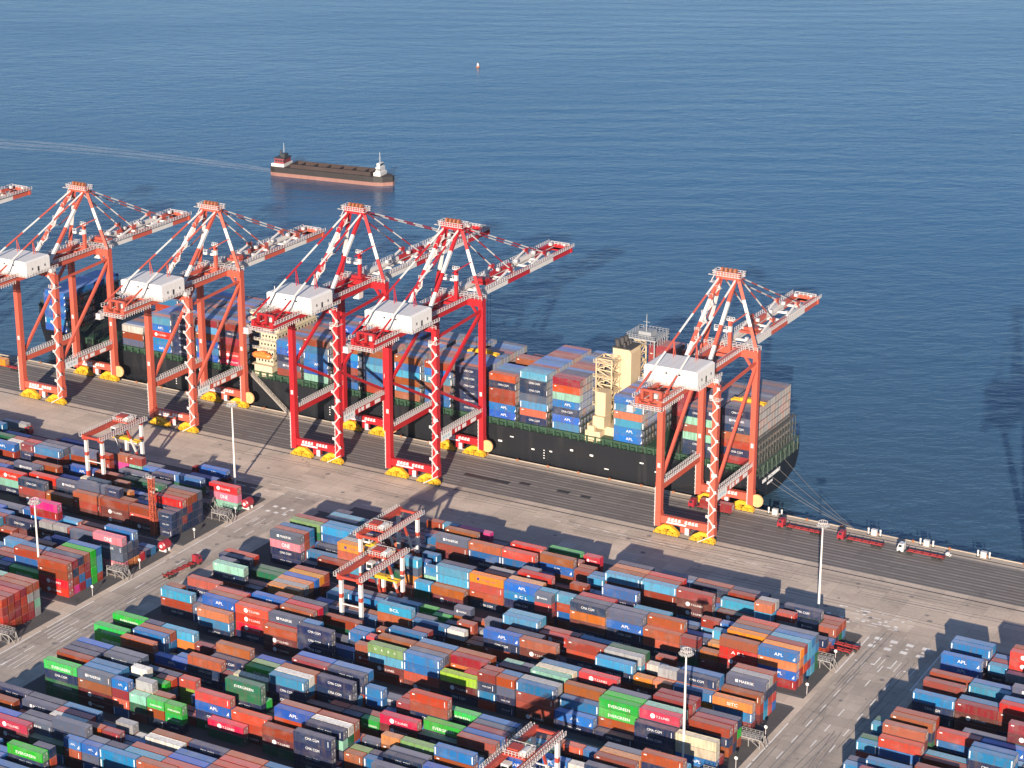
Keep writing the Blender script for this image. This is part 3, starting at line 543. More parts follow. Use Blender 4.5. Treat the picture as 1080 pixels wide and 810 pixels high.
    (0, 2, 2, 24.6, 2, 5, 4, 12), (0, 2, 3, 0, 2, 10, 9, 5, 106), (0, 2, 3, 2, 2, 6), (0, 2, 3, 4, 1, 0, 5), (0, 2, 3, 5, 1, 0, 4, 18), (0, 2, 3, 6, 2, 0, 8, 1, 14), (0, 2, 3, 8, 2, 1, 9),
    (0, 2, 3, 10, 2, 5), (0, 2, 3, 12, 2, 0), (0, 2, 3, 14, 1, 3, 7), (0, 2, 3, 15, 2, 9, 5), (0, 2, 3, 19, 2, 3, 5), (0, 2, 3, 23, 1, 10, 10), (0, 2, 3, 24.6, 2, 0, 5, 8),
    (0, 2, 3, 27, 2, 1), (0, 2, 3, 29, 2, 10, 1), (0, 2, 4, 0, 2, 1, 0, 5, 7), (0, 2, 4, 2, 2, 8, 6), (0, 2, 4, 4, 2, 9), (0, 2, 4, 6, 2, 5), (0, 2, 4, 8, 2, 8),
    (0, 2, 4, 10, 2, 4, 4, 102), (0, 2, 4, 12, 2, 3, 4, 3, 110), (0, 2, 4, 14, 1, 4, 5, 6), (0, 2, 4, 15, 2, 5), (0, 2, 4, 17, 1, 14, 13), (0, 2, 4, 18, 2, 10), (0, 2, 4, 20, 1, 5, 9),
    (0, 2, 4, 21, 2, 5, 109), (0, 2, 4, 23, 1, 0, 10), (0, 2, 4, 24.6, 2, 4, 0, 11), (0, 2, 4, 27, 2, 10, 114), (0, 2, 4, 29, 2, 1, 9, 105), (0, 2, 5, 0, 2, 8, 1, 5, 0),
    (0, 2, 5, 2, 2, 1, 3), (0, 2, 5, 4, 1, 6, 10), (0, 2, 5, 5, 1, 0, 5, 0), (0, 2, 5, 6, 2, 0), (0, 2, 5, 8, 2, 1, 5, 9), (0, 2, 5, 10, 2, 3, 0, 0), (0, 2, 5, 12, 2, 8, 8, 0, 10),
    (0, 2, 5, 14, 2, 5, 1), (0, 2, 5, 16, 1, 9, 0, 6), (0, 2, 5, 17, 1, 1, 5), (0, 2, 5, 18, 1, 3, 13), (0, 2, 5, 19, 2, 6, 10), (0, 2, 5, 21, 2, 14, 5), (0, 2, 5, 23, 1, 6, 1),
    (0, 2, 5, 24.6, 2, 5, 3, 0), (0, 2, 5, 27, 2, 5, 14), (0, 2, 5, 29, 2, 5, 1, 1), (0, 3, 0, 0, 2, 108, 119, 119), (0, 3, 0, 2, 2, 5, 105, 105), (0, 3, 0, 4, 2, 105),
    (0, 3, 0, 6, 2, 105, 108), (0, 3, 0, 8, 2, 104, 100, 100, 109), (0, 3, 0, 10, 1, 5, 5, 6, 0), (0, 3, 0, 11, 1, 1, 9, 5, 3), (0, 3, 0, 12, 2, 105, 104, 120),
    (0, 3, 0, 14, 2, 104, 101, 109, 109), (0, 3, 0, 16, 2, 100, 104, 110, 121), (0, 3, 0, 20, 2, 5, 105, 105, 105), (0, 3, 0, 22, 2, 104, 104, 100), (0, 3, 0, 26, 2, 105, 109, 112),
    (0, 3, 1, 0, 2, 3), (0, 3, 1, 2, 2, 0, 5, 5, 102), (0, 3, 1, 4, 2, 5, 100, 113, 113), (0, 3, 1, 6, 2, 3, 5, 109), (0, 3, 1, 8, 2, 0, 14, 5, 7), (0, 3, 1, 10, 1, 5, 10, 9, 9),
    (0, 3, 1, 11, 1, 3, 3, 3, 3), (0, 3, 1, 12, 1, 5, 2, 2), (0, 3, 1, 14, 2, 4, 0, 0, 6), (0, 3, 1, 16, 2, 1, 1), (0, 3, 1, 18, 1, 4, 2, 0), (0, 3, 1, 19, 2, 6, 9),
    (0, 3, 1, 21, 1, 5, 1, 0, 9), (0, 3, 1, 22, 2, 5, 4, 2, 106), (0, 3, 1, 24, 2, 5, 2, 102, 102), (0, 3, 1, 26, 2, 3, 14, 5, 108), (0, 3, 2, 2, 2, 1, 4, 5, 115),
    (0, 3, 2, 4, 2, 0, 0, 3, 13), (0, 3, 2, 6, 2, 1, 3, 4, 100), (0, 3, 2, 8, 1, 4, 9), (0, 3, 2, 9, 2, 1, 0), (0, 3, 2, 11, 1, 5, 6), (0, 3, 2, 12, 2, 4, 5, 12, 103),
    (0, 3, 2, 14, 2, 9, 14, 4, 0), (0, 3, 2, 16, 2, 14, 0, 9, 100), (0, 3, 2, 18, 2, 5), (0, 3, 2, 20, 2, 1), (0, 3, 2, 22, 2, 10, 0, 10), (0, 3, 2, 24, 2, 3, 3, 0, 0),
    (0, 3, 2, 26, 2, 3, 3, 4, 0), (0, 3, 2, 28, 1, 9, 6), (0, 3, 2, 29, 2, 105, 103, 110), (0, 3, 3, 0, 2, 0, 5, 103), (0, 3, 3, 2, 2, 8, 3), (0, 3, 3, 4, 2, 10, 10, 10, 6),
    (0, 3, 3, 6, 2, 5, 9, 3), (0, 3, 3, 8, 2, 5, 1, 14, 115), (0, 3, 3, 10, 2, 10), (0, 3, 3, 12, 2, 14, 0, 0, 0), (0, 3, 3, 14, 2, 9, 0, 8, 9), (0, 3, 3, 16, 1, 8, 9),
    (0, 3, 3, 17, 2, 0, 4, 2), (0, 3, 3, 19, 1, 5, 5, 9), (0, 3, 3, 20, 2, 5, 6), (0, 3, 3, 22, 2, 14, 0, 9, 100), (0, 3, 3, 24, 2, 5, 5, 1), (0, 3, 3, 26, 2, 14, 14, 0, 1),
    (0, 3, 3, 28, 2, 14, 9), (0, 3, 3, 30, 1, 10, 3, 0), (0, 3, 4, 0, 2, 5, 4, 103), (0, 3, 4, 2, 2, 4, 1, 4, 103), (0, 3, 4, 4, 2, 3, 5), (0, 3, 4, 6, 2, 5, 1),
    (0, 3, 4, 8, 2, 1, 3, 5, 19), (0, 3, 4, 10, 2, 3, 4, 3), (0, 3, 4, 12, 2, 8, 1), (0, 3, 4, 14, 2, 1, 9), (0, 3, 4, 16, 2, 9, 9, 5, 109), (0, 3, 4, 18, 1, 9, 9),
    (0, 3, 4, 19, 1, 0, 9, 9), (0, 3, 4, 20, 2, 9), (0, 3, 4, 22, 2, 3, 9, 1, 2), (0, 3, 4, 24, 2, 0, 5, 0, 108), (0, 3, 4, 26, 2, 8), (0, 3, 4, 28, 2, 0, 9, 5, 101),
    (0, 3, 5, 0, 2, 0, 13, 5), (0, 3, 5, 2, 2, 5, 0, 9, 3), (0, 3, 5, 4, 2, 10, 5), (0, 3, 5, 6, 2, 9, 14, 5, 102), (0, 3, 5, 8, 2, 8, 10, 10, 9), (0, 3, 5, 10, 1, 0, 14, 6),
    (0, 3, 5, 11, 1, 14, 1, 15), (0, 3, 5, 12, 2, 9, 10), (0, 3, 5, 14, 2, 10), (0, 3, 5, 16, 1, 14, 5, 9, 3), (0, 3, 5, 17, 2, 1, 5, 0), (0, 3, 5, 19, 1, 5), (0, 3, 5, 20, 2, 3, 14, 100),
    (0, 3, 5, 22, 2, 1, 0, 14, 5), (0, 3, 5, 24, 1, 8, 8, 0, 0), (0, 3, 5, 25, 2, 9, 9, 8), (0, 3, 5, 27, 2, 3, 4, 2), (0, 3, 5, 29, 1, 9), (0, 4, 0, 0, 2, 10, 5), (0, 4, 0, 2, 2, 5),
    (0, 4, 0, 4, 2, 8), (0, 4, 0, 6, 2, 1, 108), (0, 4, 0, 8, 2, 5, 4, 100), (0, 4, 0, 10, 2, 4, 105), (0, 4, 0, 12, 2, 5, 104, 102), (0, 4, 0, 14, 1, 0, 13), (0, 4, 0, 15, 1, 0, 5),
    (0, 4, 0, 16, 2, 5, 104), (0, 4, 0, 18, 2, 4, 5, 105, 110), (0, 4, 0, 20, 2, 5, 3, 119), (0, 4, 1, 0, 2, 6, 5), (0, 4, 1, 2, 2, 3, 4, 5), (0, 4, 1, 6, 2, 5), (0, 4, 1, 8, 2, 1, 4, 108),
    (0, 4, 1, 10, 2, 3, 5, 113), (0, 4, 1, 12, 2, 9, 10), (0, 4, 1, 14, 2, 9, 0), (0, 4, 1, 16, 1, 4, 1), (0, 4, 1, 17, 1, 8), (0, 4, 1, 18, 2, 9, 1, 9, 18), (0, 4, 1, 22, 1, 8, 3),
    (0, 4, 1, 23, 2, 5, 105, 101), (0, 4, 1, 25, 2, 1, 108), (0, 4, 1, 27, 2, 5, 4, 101), (0, 4, 2, 0, 2, 0, 8), (0, 4, 2, 2, 2, 5, 9), (0, 4, 2, 4, 1, 6, 18), (0, 4, 2, 5, 2, 6, 108),
    (0, 4, 2, 7, 1, 3, 10), (0, 4, 2, 8, 2, 0, 1, 103), (0, 4, 2, 10, 1, 5, 5), (0, 4, 2, 11, 2, 9, 4, 5, 100, 101), (0, 4, 2, 13, 2, 0), (0, 4, 2, 15, 1, 5),
    (0, 4, 2, 16, 2, 9, 5, 105, 105), (0, 4, 2, 18, 2, 4, 3, 5, 0), (0, 4, 2, 20, 2, 5, 14, 113), (0, 4, 2, 22, 2, 14, 10, 105), (0, 4, 2, 24, 2, 3, 9), (0, 4, 2, 29, 2, 14, 13, 113),
    (0, 4, 3, 0, 2, 0), (0, 4, 3, 2, 2, 1, 0, 103), (0, 4, 3, 4, 2, 9), (0, 4, 3, 6, 2, 14, 14), (0, 4, 3, 8, 2, 0, 1, 106), (0, 4, 3, 10, 2, 5), (0, 4, 3, 12, 2, 3, 4, 3),
    (0, 4, 3, 16, 1, 0, 10), (0, 4, 3, 17, 2, 8, 10), (0, 4, 3, 19, 1, 8, 0), (0, 4, 3, 20, 2, 14, 1, 21), (0, 4, 3, 22, 2, 0, 0, 5, 100), (0, 4, 3, 24, 2, 5), (0, 4, 3, 26, 1, 14),
    (0, 4, 3, 27, 2, 5, 10, 109), (0, 4, 3, 29, 2, 0), (0, 4, 4, 0, 2, 9, 5, 5, 100), (0, 4, 4, 2, 2, 9, 4, 12), (0, 4, 4, 6, 2, 0, 110), (0, 4, 4, 8, 2, 8, 10, 109),
    (0, 4, 4, 10, 2, 1, 5, 113), (0, 4, 4, 12, 2, 3, 4, 1), (0, 4, 4, 14, 1, 9), (0, 4, 4, 15, 1, 5, 9, 109), (0, 4, 4, 16, 2, 3, 1, 5, 105), (0, 4, 4, 18, 2, 5, 0, 4, 103),
    (0, 4, 4, 20, 2, 8, 9, 8), (0, 4, 4, 27, 2, 5, 9, 0), (0, 4, 5, 0, 2, 4, 5, 10), (0, 4, 5, 2, 2, 9, 3, 6), (0, 4, 5, 4, 1, 6, 8), (0, 4, 5, 5, 1, 4, 101), (0, 4, 5, 6, 2, 5, 0),
    (0, 4, 5, 8, 2, 9, 0), (0, 4, 5, 10, 2, 5), (0, 4, 5, 12, 2, 0, 4, 3), (0, 4, 5, 14, 2, 9, 6), (0, 4, 5, 16, 2, 0, 9, 5, 9), (0, 4, 5, 18, 2, 0, 0, 9, 8), (0, 4, 5, 20, 2, 5, 9),
    (0, 4, 5, 22, 1, 10, 8), (0, 4, 5, 23, 2, 5, 1), (0, 4, 5, 25, 1, 1, 3), (0, 4, 5, 26, 2, 9, 12, 110), (0, 4, 5, 28, 1, 9, 5, 5), (0, 4, 5, 29, 2, 4, 14, 113), (0, 5, 0, 4, 2, 0, 3),
    (0, 5, 0, 6, 2, 5, 3), (0, 5, 0, 8, 2, 5, 5), (0, 5, 0, 10, 2, 5, 1, 6), (0, 5, 0, 12, 2, 9), (0, 5, 0, 14, 2, 5, 105, 105, 105), (0, 5, 0, 22, 1, 5, 13, 113),
    (0, 5, 0, 23, 1, 5, 0, 13), (0, 5, 0, 24, 1, 3, 14, 15), (0, 5, 0, 25, 1, 9, 1, 3, 108), (0, 5, 0, 26, 2, 104, 104, 100, 106), (0, 5, 0, 28, 2, 114, 114, 105, 113),
    (0, 5, 1, 2, 2, 1, 9), (0, 5, 1, 4, 2, 9, 1), (0, 5, 1, 6, 2, 8, 14), (0, 5, 1, 8, 2, 0), (0, 5, 1, 10, 2, 9), (0, 5, 1, 14, 2, 3), (0, 5, 1, 16, 2, 114, 104, 100),
    (0, 5, 1, 19, 2, 114, 102), (0, 5, 1, 23, 1, 14, 3, 0), (0, 5, 1, 24, 1, 5, 5, 19, 107), (0, 5, 1, 25, 1, 5, 2, 6), (0, 5, 1, 26, 2, 0, 5, 4, 9), (0, 5, 1, 28, 2, 14, 8, 5),
    (0, 5, 2, 2, 2, 9, 0), (0, 5, 2, 4, 2, 1, 5), (0, 5, 2, 6, 2, 14, 10), (0, 5, 2, 8, 2, 0, 5, 8), (0, 5, 2, 10, 2, 4, 5, 105), (0, 5, 2, 12, 1, 5, 9), (0, 5, 2, 13, 1, 0, 100),
    (0, 5, 2, 14, 2, 9, 5, 15, 105), (0, 5, 2, 16, 2, 5), (0, 5, 2, 18, 2, 4, 1, 101), (0, 5, 2, 20, 2, 14, 5, 108, 101), (0, 5, 2, 22, 2, 3), (0, 5, 2, 26, 2, 0, 14, 5, 9),
    (0, 5, 2, 28, 2, 3, 5, 3, 100), (0, 5, 3, 0, 2, 0, 8), (0, 5, 3, 2, 2, 5, 8), (0, 5, 3, 4, 2, 8, 3), (0, 5, 3, 6, 2, 9, 8), (0, 5, 3, 8, 2, 3, 8), (0, 5, 3, 10, 2, 3, 0, 106),
    (0, 5, 3, 12, 1, 1, 5), (0, 5, 3, 13, 1, 1, 21), (0, 5, 3, 14, 2, 3, 5, 14, 118), (0, 5, 3, 16, 2, 0, 4, 1, 108), (0, 5, 3, 18, 2, 9), (0, 5, 3, 20, 2, 9), (0, 5, 3, 22, 2, 1),
    (0, 5, 3, 24, 1, 5, 10, 13), (0, 5, 3, 25, 1, 3, 3, 5, 18), (0, 5, 3, 26, 2, 0, 1, 9), (0, 5, 3, 28, 2, 5, 3, 1, 5), (0, 5, 4, 0, 2, 9, 9), (0, 5, 4, 2, 2, 14, 9),
    (0, 5, 4, 4, 2, 9, 8), (0, 5, 4, 6, 2, 9, 9), (0, 5, 4, 8, 2, 3, 14, 100, 109), (0, 5, 4, 10, 2, 1, 8), (0, 5, 4, 14, 2, 0, 8, 0, 100), (0, 5, 4, 16, 2, 3, 9, 0, 0),
    (0, 5, 4, 18, 1, 3, 0), (0, 5, 4, 19, 2, 14, 0, 5, 114, 114), (0, 5, 4, 21, 2, 5, 9), (0, 5, 4, 24, 1, 3, 10, 1), (0, 5, 4, 25, 1, 5), (0, 5, 4, 26, 2, 5, 9, 3, 106),
    (0, 5, 4, 28, 2, 3, 3, 4, 5), (0, 5, 5, 0, 2, 5, 1), (0, 5, 5, 2, 2, 8, 6), (0, 5, 5, 4, 2, 9, 8), (0, 5, 5, 6, 2, 14, 5), (0, 5, 5, 8, 2, 4, 5, 9), (0, 5, 5, 10, 2, 1, 4, 121),
    (0, 5, 5, 12, 1, 14, 0, 12), (0, 5, 5, 13, 1, 5, 6), (0, 5, 5, 14, 2, 5, 0), (0, 5, 5, 16, 2, 0), (0, 5, 5, 18, 1, 5, 0), (0, 5, 5, 19, 2, 5, 5, 13), (0, 5, 5, 21, 2, 6, 3),
    (0, 5, 5, 23, 1, 20, 20, 101), (0, 5, 5, 24, 1, 3, 0, 5), (0, 5, 5, 25, 1, 4, 0, 6), (0, 5, 5, 26, 2, 3, 4, 0, 6), (0, 5, 5, 28, 2, 8, 5, 9, 8), (0, 6, 0, 12, 2, 9, 6, 14),
    (0, 6, 0, 14, 2, 10, 5, 9), (0, 6, 0, 16, 2, 8, 8, 10), (0, 6, 0, 18, 1, 6, 9), (0, 6, 0, 19, 2, 4, 10, 100), (0, 6, 0, 21, 2, 8, 10, 109), (0, 6, 0, 23, 1, 9, 6, 108),
    (0, 6, 0, 24, 1, 4, 0, 108), (0, 6, 0, 25, 2, 10, 114), (0, 6, 0, 27, 2, 5, 104, 102), (0, 6, 0, 29, 2, 8, 5, 8), (0, 6, 1, 12, 2, 1, 9, 0), (0, 6, 1, 14, 2, 5, 9, 14),
    (0, 6, 1, 16, 2, 5, 0), (0, 6, 1, 18, 2, 3, 5, 1), (0, 6, 1, 20, 2, 5, 8, 10), (0, 6, 1, 22, 1, 5, 14, 5), (0, 6, 1, 23, 1, 5, 2, 6), (0, 6, 1, 24, 2, 4, 5, 5, 106),
    (0, 6, 1, 26, 2, 14, 9, 106), (0, 6, 1, 28, 2, 6, 3, 8), (0, 6, 1, 30, 1, 8, 8, 5), (0, 6, 2, 10, 2, 3, 10), (0, 6, 2, 12, 2, 5, 8), (0, 6, 2, 14, 2, 8, 9, 3),
    (0, 6, 2, 16, 2, 9, 10, 0), (0, 6, 2, 18, 2, 5, 9, 8), (0, 6, 2, 20, 2, 1, 9, 0), (0, 6, 2, 22, 2, 5, 10), (0, 6, 2, 24, 2, 0, 9), (0, 6, 2, 26, 2, 0, 8, 5), (0, 6, 2, 28, 2, 9, 9),
    (0, 6, 2, 30, 1, 6, 9), (0, 6, 3, 10, 2, 9, 5), (0, 6, 3, 12, 2, 0, 1, 0), (0, 6, 3, 14, 2, 0, 8, 10), (0, 6, 3, 16, 2, 0, 4, 1), (0, 6, 3, 18, 2, 3, 5, 9), (0, 6, 3, 20, 2, 5, 6),
    (0, 6, 3, 22, 1, 0, 6), (0, 6, 3, 23, 1, 9, 14, 103), (0, 6, 3, 24, 1, 1, 5, 1), (0, 6, 3, 25, 2, 0, 3, 18), (0, 6, 3, 27, 2, 4, 1), (0, 6, 3, 29, 2, 3, 5, 0), (0, 6, 4, 8, 2, 5, 8),
    (0, 6, 4, 10, 2, 1, 5, 10), (0, 6, 4, 12, 2, 5, 14, 9), (0, 6, 4, 14, 2, 9, 0, 0), (0, 6, 4, 16, 2, 0, 1, 1), (0, 6, 4, 18, 2, 10, 8), (0, 6, 4, 20, 2, 4, 5, 118),
    (0, 6, 4, 22, 2, 6, 9), (0, 6, 4, 24, 1, 1, 6), (0, 6, 4, 25, 2, 9, 3, 1), (0, 6, 4, 27, 2, 1, 5, 106), (0, 6, 4, 29, 2, 9, 8), (0, 6, 5, 8, 2, 5, 3, 14), (0, 6, 5, 10, 2, 9, 9, 5),
    (0, 6, 5, 12, 2, 5, 5, 0), (0, 6, 5, 14, 2, 9, 5, 9), (0, 6, 5, 16, 2, 1, 0, 1), (0, 6, 5, 18, 2, 9, 0, 105), (0, 6, 5, 20, 2, 9, 3, 0), (0, 6, 5, 22, 1, 3, 18),
    (0, 6, 5, 23, 1, 3, 3, 107), (0, 6, 5, 24, 1, 5, 6), (0, 6, 5, 25, 2, 1, 14, 109), (0, 6, 5, 27, 2, 1, 8, 5), (0, 6, 5, 29, 2, 3, 14, 105), (0, 7, 0, 18, 2, 3, 6),
    (0, 7, 0, 20, 2, 9, 0, 14), (0, 7, 0, 22, 2, 8, 0, 0), (0, 7, 0, 24, 2, 9, 1), (0, 7, 0, 26, 2, 9, 8), (0, 7, 1, 18, 2, 9, 1), (0, 7, 1, 20, 2, 1, 10, 9), (0, 7, 1, 22, 2, 10, 5),
    (0, 7, 1, 24, 2, 5, 10, 5), (0, 7, 1, 26, 2, 10, 8), (0, 7, 2, 18, 2, 3, 10), (0, 7, 2, 20, 2, 9, 0, 3), (0, 7, 2, 22, 2, 6, 5, 10), (0, 7, 2, 24, 2, 3, 5, 9), (0, 7, 2, 26, 2, 1, 8),
    (0, 7, 3, 16, 2, 9, 5, 10), (0, 7, 3, 18, 2, 0, 5), (0, 7, 3, 20, 2, 9, 6), (0, 7, 3, 22, 2, 14, 9), (0, 7, 3, 24, 2, 5, 6), (0, 7, 3, 26, 2, 3, 5, 8), (0, 7, 3, 28, 2, 0, 9, 0),
    (0, 7, 4, 16, 2, 0, 6, 3), (0, 7, 4, 18, 2, 5, 9), (0, 7, 4, 20, 2, 9, 9), (0, 7, 4, 22, 2, 1, 8), (0, 7, 4, 24, 2, 5, 14, 105, 113), (0, 7, 4, 26, 2, 8, 0, 8),
    (0, 7, 4, 28, 2, 9, 1, 9), (0, 7, 5, 14, 2, 10, 0), (0, 7, 5, 16, 2, 10, 10, 6), (0, 7, 5, 18, 2, 1, 0), (0, 7, 5, 20, 2, 8, 8, 6), (0, 7, 5, 22, 2, 1, 5),
    (0, 7, 5, 24, 1, 1, 14, 1, 5), (0, 7, 5, 25, 2, 9, 5), (0, 7, 5, 27, 2, 5, 5, 9), (0, 7, 5, 29, 2, 6, 1, 0), (0, 8, 4, 24, 2, 10, 3, 0), (0, 8, 5, 24, 2, 9, 5), (2, 0, 0, 2, 2, 8),
    (2, 0, 0, 4, 2, 10), (2, 0, 1, 0, 2, 5, 108, 108), (2, 0, 1, 4, 2, 9, 8, 3), (2, 0, 2, 0, 2, 0), (2, 0, 2, 3, 2, 5, 7), (2, 0, 2, 5, 2, 3, 10, 10), (2, 0, 3, 2, 1, 5, 10),
    (2, 0, 3, 3, 2, 3, 4, 2, 2), (2, 0, 3, 5, 2, 5, 6), (2, 0, 4, 0, 2, 5, 5, 109), (2, 0, 4, 2, 1, 0, 3), (2, 0, 4, 3, 2, 0, 5, 9, 0), (2, 0, 4, 5, 2, 8, 8, 10, 3),
    (2, 0, 5, 0, 2, 9, 0, 9), (2, 0, 5, 2, 2, 0, 9), (2, 0, 5, 4, 2, 0, 9, 8), (2, 1, 0, 0, 2, 5, 105, 109), (2, 1, 0, 2, 2, 4, 104, 103), (2, 1, 0, 4, 2, 5, 4, 3, 101),
    (2, 1, 0, 6, 2, 0, 6), (2, 1, 1, 0, 2, 1), (2, 1, 1, 2, 2, 10, 10, 9), (2, 1, 1, 4, 2, 8, 0, 8, 9), (2, 1, 1, 6, 2, 1, 8, 9), (2, 1, 2, 2, 2, 1, 0), (2, 1, 2, 4, 2, 6, 0, 6),
    (2, 1, 2, 6, 2, 1, 8, 14), (2, 1, 3, 0, 2, 4, 1, 103), (2, 1, 3, 2, 2, 5), (2, 1, 3, 4, 2, 8, 6, 0), (2, 1, 3, 6, 2, 9, 0), (2, 1, 4, 0, 2, 3, 5), (2, 1, 4, 2, 2, 1, 5, 110),
    (2, 1, 4, 4, 2, 14, 9, 8, 6), (2, 1, 4, 6, 2, 0, 0, 9), (2, 1, 5, 0, 2, 3, 9, 100), (2, 1, 5, 2, 2, 0, 14, 9), (2, 1, 5, 4, 2, 4, 5, 3), (2, 1, 5, 6, 2, 3), (2, 2, 0, 0, 1, 3, 110),
    (2, 2, 0, 1, 2, 5, 109, 101), (2, 2, 0, 3, 2, 4, 103), (2, 2, 0, 5, 2, 1, 5, 5, 109), (2, 2, 0, 7, 2, 3, 14), (2, 2, 1, 0, 1, 9, 14), (2, 2, 1, 1, 2, 0, 9, 4, 100),
    (2, 2, 1, 3, 2, 6, 10), (2, 2, 1, 5, 2, 8, 8, 9, 109), (2, 2, 1, 7, 2, 10, 9), (2, 2, 2, 0, 2, 14), (2, 2, 2, 2, 2, 14), (2, 2, 2, 4, 2, 0), (2, 2, 2, 6, 2, 9),
    (2, 2, 2, 8, 2, 9, 8, 8, 14), (2, 2, 3, 0, 1, 8), (2, 2, 3, 1, 2, 1, 14, 5, 100), (2, 2, 3, 5, 2, 1, 10), (2, 2, 3, 7, 2, 9, 6), (2, 2, 4, 0, 1, 14, 10), (2, 2, 4, 1, 2, 3, 0, 3, 0),
    (2, 2, 4, 3, 2, 5, 109, 101), (2, 2, 4, 5, 2, 1, 5, 108), (2, 2, 4, 7, 2, 14, 3), (2, 2, 5, 0, 2, 9, 14), (2, 2, 5, 2, 2, 5), (2, 2, 5, 4, 2, 5, 9, 6), (2, 2, 5, 6, 2, 5, 3, 14, 4, 3),
    (2, 2, 5, 8, 2, 8, 1, 9, 0), (2, 3, 0, 0, 2, 0), (2, 3, 0, 2, 2, 5, 10), (2, 3, 0, 4, 2, 6, 0, 6), (2, 3, 1, 0, 2, 0), (2, 3, 1, 2, 2, 10), (2, 3, 1, 4, 2, 8, 9),
    (2, 3, 1, 6, 2, 9, 9, 9, 5), (2, 3, 2, 0, 1, 8), (2, 3, 2, 1, 2, 5, 5, 3), (2, 3, 2, 3, 2, 9, 5), (2, 3, 2, 5, 2, 0, 0, 10), (2, 3, 2, 7, 2, 5, 8, 0), (2, 3, 3, 0, 2, 1),
    (2, 3, 3, 2, 2, 1), (2, 3, 3, 4, 2, 0, 1, 5), (2, 3, 3, 6, 2, 5, 6), (2, 3, 3, 8, 2, 9, 5, 5, 14), (2, 3, 4, 0, 1, 5, 9), (2, 3, 4, 1, 2, 9, 5, 109), (2, 3, 4, 3, 2, 9),
    (2, 3, 4, 5, 2, 6, 6), (2, 3, 4, 7, 2, 9, 9, 3, 0), (2, 3, 4, 9, 2, 10, 0, 10), (2, 3, 5, 0, 2, 5, 5), (2, 3, 5, 2, 1, 5), (2, 3, 5, 3, 2, 0, 5, 3), (2, 3, 5, 5, 2, 1, 8),
    (2, 3, 5, 7, 2, 10, 5, 9), (2, 3, 5, 9, 2, 8), (2, 4, 4, 0, 2, 6, 9), (2, 4, 5, 0, 2, 3, 8),
]
KEYS = list(CC)
STK = {}
for yi, q, r, h, n, *cs in YARD:
    STK[('MLR'[yi], q, r, h)] = (n, [(KEYS[c % 100], c >= 100) for c in cs])
occ = {}
for (yd, q, r, h), (n, cl) in STK.items():
    for i in range(n): occ[(yd, q, r, h + i)] = len(cl)
def front_h(yd, q, r, h, n): return min([occ.get((yd, q, r - 1, h + i), 0) for i in range(n)]) if r > 0 else 0
ROADW = {'M': 'left of right road', 'L': 'left of left road', 'R': 'right of right road'}
ROWW = ['front', 'second', 'third', 'fourth', 'fifth', 'back']
TIERW = ['ground', 'second', 'third', 'fourth', 'fifth']
ranks = {}
for (yd, q, r, h) in sorted(STK): ranks.setdefault((yd, q, r), []).append(h)
WORDING = {('M', 1, 0, 2, 'R'): 'A B L', ('M', 1, 0, 2, 'D'): 'A B L', ('M', 2, 0, 0, 'o'): 'SITC', ('M', 2, 0, 18, 'L'): 'BCL', ('M', 4, 0, 22, 'L'): 'BCL', ('M', 4, 1, 22, 'L'): 'BCL', ('M', 4, 1, 21, 'L'): 'BCL', ('M', 1, 0, 14, 'b'): 'B C L', ('M', 1, 1, 14, 'b'): 'B C L'}
for key in sorted(STK):
    yd, q, r, h = key; n, cl = STK[key]; L = 11.9 if n == 2 else 5.75
    o = ORI[(yd, q)]
    x0 = (o - (h + n) * HS + .18) if yd != 'R' else (o + h * HS + .18)
    x0 += rng.uniform(-.07, .07); y0 = QY[q] + RP * r + rng.uniform(-.05, .05)
    fh = front_h(yd, q, r, h, n)
    for t, (k, ind) in enumerate(cl):
        z = t * TH + .02; hsh = (h * 7 + r * 3 + q + t) % 6; xx = x0 + rng.uniform(-.05, .05)
        if ind:
            pos = ranks[(yd, q, r)].index(h)
            tw = 'top-tier' if t == len(cl) - 1 else TIERW[t] + '-tier'
            lab = f"{'' if n == 2 else 'short '}{CC[k][0]} {tw} container, {ordn(pos)} stack {ROADW[yd]}, {ROWW[r]} row, {ordn(q)} block from quay"
            put_container(k, n, (xx + L / 2, y0, z), lab, 'containers stacked in the yard', WORDING.get((yd, q, r, h, k)), hsh, side=(t >= fh))
        else: rest.add(k, n, xx, y0, z, t >= fh, hsh)
# ------------------------------------------------------------------ the big container ship
SHIPBAYS = [(a, b, [KEYS[i] for i in c]) for a, b, c in [
    ('a', -375.4, [8, 8, 0, 0, 5, 1]),
    ('b', -362.4, [5, 1, 10, 6, 5, 5, 10]),
    ('c', -348.9, [10, 8, 5, 8, 15, 1, 3]),
    ('d', -324, [8, 8, 10, 1, 10, 8]),
    ('g', -296.9, [5, 5, 15, 0, 15, 5]),
    ('h', -282.2, [3, 5, 1, 0, 5, 6, 5]),
    ('i', -389.9, [5, 5, 5, 5, 5, 5]),
    ('j', -403.2, [8, 8, 0, 10, 8, 0]),
    ('k', -416.5, [0, 10, 0, 10, 9, 0]),
    ('l', -430.4, [0, 9, 9, 10, 10, 0]),
    ('m', -444, [9, 5, 0, 8, 10, 0]),
    ('n', -457.9, [15, 8, 8, 9, 9, 0]),
    ('u', -470.5, [3, 6, 5, 8, 8]),
    ('o', -498, [2, 2, 3, 3, 5, 3]),
    ('p', -509.8, [8, 9, 8, 0, 10, 3]),
    ('q', -521.9, [5, 5, 5, 5, 5, 5]),
    ('r', -533.4, [8, 9, 2, 8, 10]),
    ('s', -547.3, [6, 0, 18]),
    ('v', -587.5, [8, 9, 8, 8, 8, 8]),
    ('e', -310.6, []),
]]
